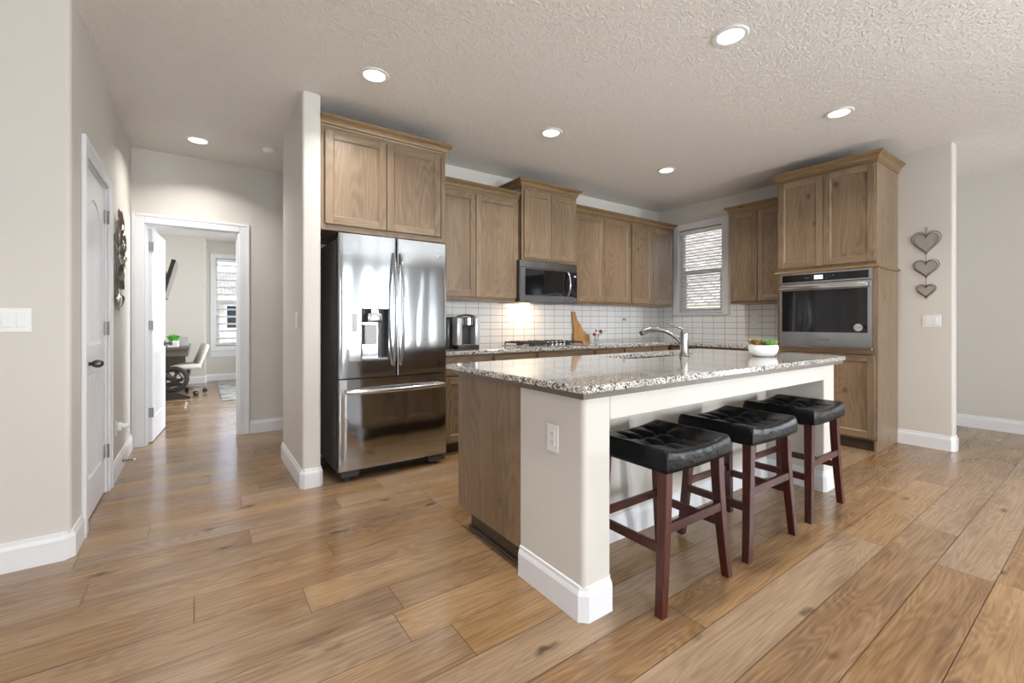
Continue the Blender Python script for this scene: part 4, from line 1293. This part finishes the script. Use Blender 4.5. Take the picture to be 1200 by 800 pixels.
# ============================================================ PLATES: outlets and switches
def plate(name, loc, rz, w, h, label, cat, kind, horizontal=False, n=1):
    e = empty(name, loc, rz, label, cat)
    MB().box(-w / 2, w / 2, -.006, 0, -h / 2, h / 2, bev=.003).build('cover_plate', M_WHITEP, e)
    for i in range(n):
        cx = (i - (n - 1) / 2) * .046
        if kind == 'switch':
            MB().box(cx - .0165, cx + .0165, -.0095, -.005, -.033, .033, bev=.0015).build('rocker', M_WHITEP, e)
        else:
            MB().box(cx - .0165, cx + .0165, -.0085, -.005, -.033, .033, bev=.003).build('socket_face', M_WHITEP, e)
            mb = MB()
            for z in (-.018, .018):
                mb.box(cx - .007, cx - .0045, -.0092, -.0084, z - .001, z + .007); mb.box(cx + .0045, cx + .007, -.0092, -.0084, z, z + .006)
                mb.cyl((cx, -.0092, z - .007), (cx, -.0084, z - .007), .0022, n=8)
            mb.build('socket_slots', M_DGREY, e)
    return e
plate('light_switch', (-.725, 2.9995, 1.16), 0, .155, .112, 'wide white rocker light switch plate on the near left wall, cut by the photo edge', 'switch', 'switch', n=3)
plate('light_switch', (XR - .0005, 1.07, 1.163), R(-90), .124, .112, 'white double rocker light switch below the metal hearts', 'switch', 'switch', n=2)
plate('light_switch', (.5735, 3.50, 1.17), R(-90), .072, .112, 'single light switch on the hall side of the divider wall', 'switch', 'switch')
plate('power_outlet', (1.1945, 1.39, .672), R(-90), .072, .115, 'white power outlet on the painted end of the island', 'outlet', 'outlet')
plate('power_outlet', (2.735, 1.5865, .33), 0, .072, .115, 'white power outlet low on the knee wall behind the bar stools', 'outlet', 'outlet')
plate('power_outlet', (XR - .0085, 2.645, 1.19), R(-90), .072, .115, 'pale power outlet in the tiles left of the oven tower', 'outlet', 'outlet')
kn_ = empty('tile_knob', (4.70, YB - .008, 1.19), 0, 'small round steel knob fixed to the white wall tiles', 'knob')
MB().cyl((0, 0, 0), (0, -.006, 0), .020, n=20).cyl((0, -.006, 0), (0, -.030, 0), .013, .017, n=20).build('knob_body', M_HANDLE, kn_, smooth=True)
pl = plate('power_outlet', (XL + .0005, 4.38, .36), R(90), .072, .115, 'white power outlet low on the left hall wall by the closet door', 'outlet', 'outlet')
pf = empty('plug_in_air_freshener', (XL + .0095, 4.38, .372), R(90), 'small white plug-in air freshener in the hall outlet', 'air freshener')
MB().box(-.022, .022, -.030, -.0, -.030, .030, bev=.008, seg=2).cyl((0, -.03, 0), (0, -.070, 0), .020, .017, n=20).build('housing', M_WHITEP, pf, smooth=True)
ds_ = empty('door_stop', (XL + .014, 4.62, .055), 0, 'thin spring door stop with white tip on the hall baseboard', 'door stop')
MB().cyl((0, 0, 0), (.006, 0, 0), .012, n=12).cyl((.006, 0, 0), (.066, 0, 0), .0045, n=8).build('spring', M_PEWTER, ds_)
MB().cyl((.066, 0, 0), (.08, 0, 0), .008, n=12).build('rubber_tip', M_WHITEP, ds_)

# ============================================================ METAL HEARTS
ht = empty('heart_wall_hanging', (XR - .012, 1.105, 2.0), R(-90), 'grey metal hanging of three hearts in a column on the right wall', 'wall decoration')
def heart_pts(w, h, n=40):
    P = []
    for k in range(n):
        t_ = 2 * PI * k / n
        x = 16 * math.sin(t_) ** 3
        z = 13 * math.cos(t_) - 5 * math.cos(2 * t_) - 2 * math.cos(3 * t_) - math.cos(4 * t_)
        P.append((x / 32 * w, (z + 2.5) / 29 * h))
    return P
def heart(cz, w, h):
    P = heart_pts(w, h)
    hr = MB().tube([(x, 0, cz + z) for x, z in P], .0027, n=6, closed=True).tube([(x * .84, -.003, cz + z * .84) for x, z in P], .0022, n=6, closed=True)
    o = hr.build('heart_frame', M_GREYWIRE, ht, smooth=True)
    MB().prism([(x * .82, cz + z * .82) for x, z in P], -.0015, .0015, M=XZ).build('heart_fill', M_MESHFILL, o)
heart(-.125, .205, .215); heart(-.360, .180, .170); heart(-.565, .135, .130)
mb = MB().tube([(.011 * math.cos(2 * PI * k / 14), 0, .012 + .011 * math.sin(2 * PI * k / 14)) for k in range(14)], .0022, n=5, closed=True)
mb.cyl((0, 0, 0), (0, 0, -.055), .002, n=6).cyl((0, 0, -.235), (0, 0, -.30), .002, n=6).cyl((0, 0, -.445), (0, 0, -.52), .002, n=6)
mb.build('hanging_wire', M_GREYWIRE, ht)

# ============================================================ METAL LEAF ART (left hall wall)
M_ARTM = plain('aged_bronze_silver', srgb(150, 145, 138), rough=.35, metal=.85)
ar = empty('metal_wall_art', (XL + .02, 4.40, 1.60), R(90), 'tall dark metal leaf-spray wall sculpture on the left hall wall', 'wall art')
rs = random.Random(11)
mb = MB(); mbs = MB()
for i in range(11):
    bx = (i - 5) * .038
    top = .36 - abs(i - 5) * .045 + rs.uniform(-.04, .04)
    pts = [(bx * .1, 0, -.36), (bx * .5, 0, -.15), (bx, 0, .05), (bx * 1.0 + rs.uniform(-.02, .02), 0, top)]
    mbs.tube(pts, .0035, n=5)
    for k in range(9):
        z = -.20 + (top + .2) * k / 8.5
        u = (z + .36) / (top + .36)
        x = bx * (0.1 + .95 * min(1, u * 1.3))
        sd = 1 if k % 2 else -1
        M = Matrix.Translation((x, -.004 - .01 * rs.random(), z)) @ Matrix.Rotation(sd * R(rs.uniform(18, 50)), 4, 'Y') @ Matrix.Rotation(rs.uniform(-.5, .5), 4, 'Z')
        mb.tube([(0, 0, 0), (0, 0, .025), (0, 0, .06), (0, 0, .085)], [.003, .009, .008, .001], n=6, flat=(1, .25), M=M)
for i in range(9):
    x = (i - 4) * .045
    M = Matrix.Translation((x * .6, -.004, -.24)) @ Matrix.Rotation(-x * 6, 4, 'Y')
    mb.tube([(0, 0, 0), (0, 0, -.03), (0, 0, -.07), (0, 0, -.10)], [.003, .012, .009, .001], n=6, flat=(1, .25), M=M)
mbs.build('stems', M_ARTM, ar, smooth=True)
mb.build('leaves', M_ARTM, ar, smooth=True)

# ============================================================ CEILING
DLS = [(.92, 2.84, 'first recessed ceiling light, above the floor in front of the refrigerator'), (2.414, 2.84, 'recessed ceiling light in front of the microwave cabinet'),
       (4.0, 2.84, 'recessed ceiling light nearest the kitchen window corner'), (2.414, 1.30, 'recessed ceiling light over the bar-stool side of the island, nearest the camera'),
       (3.98, 1.30, 'recessed ceiling light in front of the oven tower'), (-.016, 4.75, 'recessed ceiling light in the hall before the office door')]
def downlight(x, y, label, first=None):
    if first is None:
        e = empty('recessed_light', (x, y, CZ), 0)
        MB().lathe([(.066, -.0005), (.092, -.0005), (.093, -.003), (.088, -.008), (.070, -.009), (.066, -.004)], n=36).build('trim_ring', M_WHITEP, e, smooth=True)
        MB().cyl((0, 0, -.0055), (0, 0, -.0005), .067, n=36).build('lens', M_LAMP, e)
    else:
        e = copy_tree(first); e.location = (x, y, CZ)
    tag(e, label, 'ceiling light', 'recessed ceiling lights')
    d = bpy.data.lights.new('recessed_lamp', 'AREA'); d.shape = 'DISK'; d.size = .13; d.energy = 9; d.spread = R(130); d.color = (1, .975, .94)
    o = bpy.data.objects.new('recessed_lamp', d); COL.objects.link(o); o.location = (x, y, CZ - .012)
    return e
f0 = None
for x, y, l in DLS:
    e = downlight(x, y, l, f0); f0 = f0 or e
for x, y, l in ((.92, 1.30, 'recessed ceiling light just above and behind the camera'), (4.0, -.9, 'added fill downlight, unseen, over the living room, right side'), (.92, -.9, 'added fill downlight, unseen, over the living room, middle'),
                (-1.9, 1.1, 'added fill downlight, unseen, over the living room, left side'), (-1.9, -2.9, 'added fill downlight, unseen, in the far left living room corner'), (2.4, -2.9, 'added fill downlight, unseen, near the patio door')):
    downlight(x, y, l, f0)  # the living-room downlights are unseen extras added to brighten the room
sd = empty('smoke_detector', (.53, 4.64, CZ), 0, 'small white smoke detector on the hall ceiling beside the divider wall', 'smoke detector')
MB().lathe([(0, -.034), (.040, -.034), (.055, -.022), (.060, -.004), (.060, 0), (0, 0)], n=28).build('housing', M_WHITEP, sd, smooth=True)
# cooktop lamp under the microwave
d = bpy.data.lights.new('hood_lamp', 'AREA'); d.shape = 'RECTANGLE'; d.size = .10; d.size_y = .05; d.energy = 2.0; d.color = (1, .70, .42)
o = bpy.data.objects.new('hood_lamp', d); COL.objects.link(o); o.location = (2.95, 3.84, 1.350); o.rotation_euler = (R(20), 0, 0)
MB().box(.235, .335, .28, .33, 1.3535, 1.358).build('hood_light', plain('warm_lens', (1, .9, .7, 1), emit=(1, .75, .45, 1), estr=3), mw)

# ============================================================ BAR STOOLS
def make_stool():
    e = empty('bar_stool', (0, 0, 0))
    # seat cushion: saddle with tufts
    hw, hd = .235, .200
    zt, zb_ = .625, .553
    NX, NY = 40, 34
    t = bmesh.new()
    btn = [(-.095, -.055), (.0, -.055), (.095, -.055), (-.095, .065), (.0, .065), (.095, .065)]
    def top(x, y):
        u, v = x / hw, y / hd
        z = zt + .022 * abs(u) ** 2.0 + .002
        # seams through the buttons, pillows between
        sx = min(abs(x - a) for a in (-.095, 0, .095))
        sy = min(abs(y - a) for a in (-.055, .065))
        inner = max(0, 1 - max(abs(u) - .62, abs(v) - .62, 0) / .30)
        crease = .018 * math.exp(-(sx / .020) ** 2) + .018 * math.exp(-(sy / .020) ** 2)
        z -= crease * inner
        for bx, by in btn:
            dd = math.hypot(x - bx, y - by)
            z -= .016 * math.exp(-(dd / .020) ** 2)
        # rolled edge
        for c_, h_ in ((abs(x), hw), (abs(y), hd)):
            dd = h_ - c_
            if dd < .014: z -= .012 - math.sqrt(max(0, .012 ** 2 - (.014 - dd) ** 2 * .72)) if dd > 0 else .012
        return z
    def grid(i, n, h_):
        u = -1 + 2 * i / n
        return h_ * (math.sin(u * PI / 2) * .35 + u * .65)
    V = [[t.verts.new((grid(i, NX, hw), grid(j, NY, hd), top(grid(i, NX, hw), grid(j, NY, hd)))) for j in range(NY + 1)] for i in range(NX + 1)]
    for i in range(NX):
        for j in range(NY):
            t.faces.new((V[i][j], V[i + 1][j], V[i + 1][j + 1], V[i][j + 1]))
    loop = [V[i][0] for i in range(NX)] + [V[NX][j] for j in range(NY)] + [V[i][NY] for i in range(NX, 0, -1)] + [V[0][j] for j in range(NY, 0, -1)]
    def lower(k, z_, sc):
        p = loop[k].co
        u = p.x / hw
        return t.verts.new((p.x * sc, p.y * sc, z_ + .006 * abs(u) ** 2.2))
    prev = loop
    for z_, sc in ((.592, 1.012), (.570, 1.010), (zb_, .995)):
        cur = [lower(k, z_, sc) for k in range(len(loop))]
        for k in range(len(loop)):
            k2 = (k + 1) % len(loop)
            t.faces.new((prev[k], cur[k], cur[k2], prev[k2]))
        prev = cur
    t.faces.new(prev[::-1])
    bmesh.ops.recalc_face_normals(t, faces=t.faces)
    mb = MB(); mb._add(t)
    seat = mb.build('seat', M_LEATHER, e, smooth=True, angle=80)
    mb = MB()
    for bx, by in btn:
        mb.sphere((bx, by, top(bx, by) + .002), .008, sc=(1, 1, .5), n=10)
    mb.build('tuft_buttons', M_LEATHER, seat, smooth=True)
    mb = MB().box(-.18, .18, -.15, .15, .540, .554, bev=.002)
    mb.build('seat_frame', M_STOOL, e)
    def leg(sx, sy):
        t = bmesh.new()
        rings = []
        for k in range(9):
            u = k / 8          # 0 top .. 1 bottom
            z = .556 * (1 - u)
            x = sx * (.190 + .052 * u ** 1.5)
            y = sy * (.160 + .018 * u ** 1.5)
            a = .022 - .004 * u
            ring_ = [t.verts.new((x + dx * a, y + dy * a, z)) for dx, dy in ((-1, -1), (1, -1), (1, 1), (-1, 1))]
            rings.append(ring_)
        for A, B in zip(rings, rings[1:]):
            for k in range(4):
                t.faces.new((A[k], A[(k + 1) % 4], B[(k + 1) % 4], B[k]))
        t.faces.new(rings[0]); t.faces.new(rings[-1][::-1])
        bmesh.ops.recalc_face_normals(t, faces=t.faces)
        es = [ed for ed in t.edges if abs(ed.verts[0].co.z - ed.verts[1].co.z) > .01]
        bmesh.ops.bevel(t, geom=es, offset=.0025, segments=1, affect='EDGES')
        mb = MB(); mb._add(t)
        l = mb.build('leg', M_STOOL, e)
        MB().cyl((sx * .242, sy * .178, -.0), (sx * .242, sy * .178, .003), .012, n=12).build('glide', M_WHITEP, l)
    for sx in (-1, 1):
        for sy in (-1, 1): leg(sx, sy)
    xr = .205
    MB().box(-.21, .21, -.182, -.162, .308, .346, bev=.002).build('stretcher', M_STOOL, e)
    MB().box(-.21, .21, .160, .178, .258, .295, bev=.002).build('stretcher', M_STOOL, e)
    for sx in (-1, 1):
        MB().box(sx * .214 - .010, sx * .214 + .010, -.155, .155, .228, .265, bev=.002).build('stretcher', M_STOOL, e)
    return e
st0 = make_stool()
SL = ['black tufted leather saddle stool with cherry legs nearest the island corner, front of the three',
      'middle black tufted leather saddle stool between its two twins at the island',
      'farthest black tufted saddle stool with cherry legs, beside the island end nearest the oven']
for i, (x, y, rz) in enumerate(((1.712, 1.247, 0), (2.388, 1.250, -.5), (3.095, 1.258, .5))):
    s = st0 if i == 0 else copy_tree(st0)
    s.location = (x, y, 0); s.rotation_euler = (0, 0, R(rz))
    tag(s, SL[i], 'stool', 'bar stools at the island')

# ============================================================ OFFICE
M_RUG, nt, b = newmat('grey_woven_rug')
t = N(nt, 'ShaderNodeTexCoord'); mp = N(nt, 'ShaderNodeMapping'); mp.inputs['Scale'].default_value = (3, 14, 1)
nz = N(nt, 'ShaderNodeTexNoise', Scale=1.6, Detail=5); nt.links.new(t.outputs['Object'], mp.inputs[0]); nt.links.new(mp.outputs[0], nz.inputs['Vector'])
rp = N(nt, 'ShaderNodeValToRGB'); rp.color_ramp.elements[0].position = .4; rp.color_ramp.elements[0].color = srgb(110, 110, 108); rp.color_ramp.elements[1].position = .6; rp.color_ramp.elements[1].color = srgb(196, 194, 188)
nt.links.new(nz.outputs['Fac'], rp.inputs[0]); nt.links.new(rp.outputs[0], b.inputs['Base Color']); b.inputs['Roughness'].default_value = .95
rg = MB().box(.26, 2.4, 7.70, 10.25, .0, .010, bev=.003).build('area_rug', M_RUG)
tag(rg, 'grey and cream streaked rug on the office floor under the window', 'rug')
# crank desk: top, side truss with a wheel
M_DESK = wood('weathered_dark_wood', srgb(60, 52, 46), srgb(92, 80, 70), srgb(120, 106, 94), horiz=True, rough=.5)
M_DIRON = plain('dark_iron', srgb(58, 52, 47), rough=.45, metal=.3)
dk = empty('crank_desk', (-.60, 8.2, 0), 0, 'weathered wood desk with dark iron wheel base against the office wall', 'desk')
MB().box(.01, .47, 0, 1.5, .735, .775, bev=.004).box(.03, .45, .03, 1.47, .645, .735).build('desk_top', M_DESK, dk)
for y in (.06, 1.38):
    mb = MB()
    c = Vector((.275, y, .30))
    mb.tube([(c.x + .160 * math.cos(2 * PI * k / 28), y, c.z + .160 * math.sin(2 * PI * k / 28)) for k in range(28)], .032, n=8, closed=True)
    mb.cyl((c.x, y - .03, c.z), (c.x, y + .03, c.z), .045, n=16)
    for k in range(6):
        a = k * PI / 3
        mb.cyl((c.x, y, c.z), (c.x + .15 * math.cos(a), y, c.z + .15 * math.sin(a)), .010, n=6)
    mb.build('crank_wheel', M_DIRON, dk, smooth=True)
    mb = MB()
    mb.prism([(.02, .0), (.48, .0), (.48, .03), (.36, .085), (.24, .12), (.15, .12), (.02, .085)], y - .025, y + .025, M=XZ)
    mb.prism([(.02, .085), (.13, .12), (.14, .36), (.24, .50), (.42, .56), (.42, .645), (.05, .645), (.02, .5)], y - .02, y + .02, M=XZ)
    mb.build('truss_leg', M_DIRON, dk)
mb = MB().cyl((.12, .06, .36), (.12, 1.38, .36), .016, n=10).box(.05, .09, .06, 1.40, .10, .16)
mb.build('stretcher', M_DIRON, dk)
# planter on desk
dp_ = empty('grass_planter', (-.33, 8.36, .775), 0, 'bright green grass in a small square white pot on the office desk', 'planter')
MB().box(-.065, .065, -.065, .065, 0, .10, bev=.006).build('pot', M_CERAMIC, dp_)
rs = random.Random(5)
mb = MB()
for i in range(240):
    a = rs.uniform(0, 2 * PI); r = .055 * math.sqrt(rs.random())
    x, y = r * math.cos(a), r * math.sin(a)
    mb.tube([(x, y, .095), (x * 1.25, y * 1.25, .145), (x * 1.7 + rs.uniform(-.01, .01), y * 1.7 + rs.uniform(-.01, .01), .20 - r * .6)], [.0025, .002, .0006], n=4)
mb.build('grass', plain('bright_grass', srgb(88, 172, 40), rough=.6), dp_)
# box / picture frame on desk behind the planter
pfr = empty('picture_frame', (-.22, 8.75, .775), 0, 'pale frame leaning behind the grass pot on the office desk', 'frame')
MB().box(-.07, .07, 0, .015, 0, .15, bev=.003).build('frame_panel', M_LGREY, pfr)
# office chair: shell on five-star base
M_CHAIR = plain('cream_upholstery', srgb(214, 208, 200), rough=.6)
oc = empty('office_chair', (-.20, 8.78, 0), R(8), 'cream swivel office chair with casters pulled up to the desk', 'chair')
def cushion(mb, x0, x1, y0, y1, z0, z1, M=None, bev=.04): return mb.box(x0, x1, y0, y1, z0, z1, bev=bev, seg=3, M=M)
cushion(MB(), -.24, .19, -.23, .23, .41, .49).build('seat', M_CHAIR, oc, smooth=True)
cushion(MB(), .0, .07, -.21, .21, .0, .36, bev=.03, M=Matrix.Translation((.12, 0, .47)) @ Matrix.Rotation(R(20), 4, 'Y')).build('backrest', M_CHAIR, oc, smooth=True)
MB().tube([(.10, 0, .41), (.20, 0, .42), (.22, 0, .50), (.20, 0, .62)], .016, n=8).build('back_bracket', M_HANDLE, oc, smooth=True)
MB().cyl((0, 0, .12), (0, 0, .42), .025, n=14).build('column', M_HANDLE, oc, smooth=True)
for k in range(5):
    a = 2 * PI * k / 5 + .1
    M = Matrix.Rotation(a, 4, 'Z')
    l = MB().tube([(.02, 0, .13), (.14, 0, .115), (.27, 0, .085)], [.022, .018, .014], n=8, M=M).build('base_spoke', M_HANDLE, oc, smooth=True)
    MB().cyl((.27, -.025, .033), (.27, .025, .033), .033, n=14, M=M).cyl((.27, 0, .033), (.27, 0, .085), .008, n=8, M=M).build('caster', M_BLACK, l, smooth=True)
# television on arm
tv = empty('television', (-.62, 8.25, 1.80), 0, 'flat black television tilted forward on an arm mount on the office wall', 'television')
M = Matrix.Translation((.225, 0, 0)) @ Matrix.Rotation(R(14), 4, 'Y')
MB().box(-.02, .035, -.04, .85, -.29, .29, bev=.004, M=M).build('screen_housing', M_BLACK, tv)
MB().box(.0352, .0362, -.025, .835, -.275, .275, M=M).build('screen', M_BLACKGL, tv)
MB().box(0, .02, .25, .5, -.10, .10).box(.02, .20, .35, .38, -.015, .015).box(.02, .20, .42, .45, -.015, .015).box(.15, .19, .28, .52, -.14, .14, bev=.004).box(.02, .14, -.03, .12, -.27, -.06, bev=.006).build('wall_mount', M_DGREY, tv)
mb = MB().tube([(.01, .30, -.10), (.012, .28, -.4), (.01, .30, -.7), (.02, .28, -1.0)], .004, n=6)
mb.build('power_cord', M_WHITEP, tv)

# ============================================================ OUTDOORS
M_GRASSG = plain('ground_outside', srgb(190, 186, 176), rough=.95)
gd = MB().box(-40, 45, -40, 50, -.5, -.15)
g_o = gd.build('ground', M_GRASSG); g_o['kind'] = 'structure'
M_SIDING = plain('tan_siding', srgb(206, 190, 164), rough=.8)
M_SIDING2 = plain('grey_siding', srgb(232, 230, 226), rough=.8)
M_FASCIA = plain('cream_fascia', srgb(222, 204, 172), rough=.7)
M_SHING, nt, b = newmat('asphalt_shingles')
t = N(nt, 'ShaderNodeTexCoord'); bk = N(nt, 'ShaderNodeTexBrick', Scale=1)
mp = N(nt, 'ShaderNodeMapping')
nt.links.new(t.outputs['UV'], bk.inputs['Vector'])
bk.inputs['Brick Width'].default_value = .3; bk.inputs['Row Height'].default_value = .14; bk.inputs['Mortar Size'].default_value = .018
bk.inputs['Color1'].default_value = srgb(176, 162, 144); bk.inputs['Color2'].default_value = srgb(140, 126, 110); bk.inputs['Mortar'].default_value = srgb(90, 78, 66)
nt.links.new(bk.outputs['Color'], b.inputs['Base Color']); b.inputs['Roughness'].default_value = .9
def house(name, loc, rz, w, d, hh, label, wallm, wins, pitch=.5):
    e = empty(name, loc, rz, label, 'house')
    MB().box(0, w, 0, d, -.15, hh).build('walls', wallm, e)
    ov_ = .4
    rise = d / 2 * pitch
    t = bmesh.new(); uv = t.loops.layers.uv.new('UVMap')
    zt_ = hh + rise; zl = hh - ov_ * pitch
    P = [(-ov_, -ov_, zl), (w + ov_, -ov_, zl), (w + ov_, d / 2, zt_), (-ov_, d / 2, zt_), (w + ov_, d + ov_, zl), (-ov_, d + ov_, zl)]
    Lq = math.hypot(d / 2 + ov_, rise + ov_ * pitch)
    for idx, uvs in (((0, 1, 2, 3), ((0, 0), (w + 2 * ov_, 0), (w + 2 * ov_, Lq), (0, Lq))), ((3, 2, 4, 5), ((0, Lq), (w + 2 * ov_, Lq), (w + 2 * ov_, 0), (0, 0)))):
        f = t.faces.new([t.verts.new(P[i]) for i in idx])
        for l, q in zip(f.loops, uvs): l[uv].uv = q
    me = bpy.data.meshes.new('roof'); t.to_mesh(me); t.free(); me.materials.append(M_SHING)
    ro = bpy.data.objects.new('roof', me); COL.objects.link(ro); ro.parent = e
    so = ro.modifiers.new('thickness', 'SOLIDIFY'); so.thickness = .05
    mb = MB().box(-ov_, w + ov_, -ov_ - .03, -ov_, zl - .16, zl + .02)
    mb.prism([(0, hh), (d, hh), (d / 2, zt_ - .02)], 0, .1, M=Matrix(((0, 0, 1, 0), (1, 0, 0, 0), (0, 1, 0, 0), (0, 0, 0, 1))))
    mb.prism([(0, hh), (d, hh), (d / 2, zt_ - .02)], w - .1, w, M=Matrix(((0, 0, 1, 0), (1, 0, 0, 0), (0, 1, 0, 0), (0, 0, 0, 1))))
    mb.build('fascia', M_FASCIA, e)
    for (x0, x1, z0, z1) in wins:
        f = MB().box(x0 - .08, x1 + .08, -.03, 0, z0 - .08, z1 + .08).build('window', M_VINYL, e)
        MB().box(x0, x1, -.035, -.029, z0, z1).build('pane', M_BLACKGL, f)
    return e
house('neighbor_house', (9.2, 9.5, 0), R(-90), 9, 7, 1.75, 'low pale neighbouring house with grey shingle roof outside the kitchen window', M_SIDING2, [], pitch=.62)
house('neighbor_house', (-4.5, 24, 0), 0, 9, 8, 2.45, 'tan house with gabled roof seen through the office window blind', M_SIDING, [(5.5, 6.3, .9, 1.9), (3, 4, .9, 1.9), (7.2, 8, 1.2, 2.2)], pitch=.35)
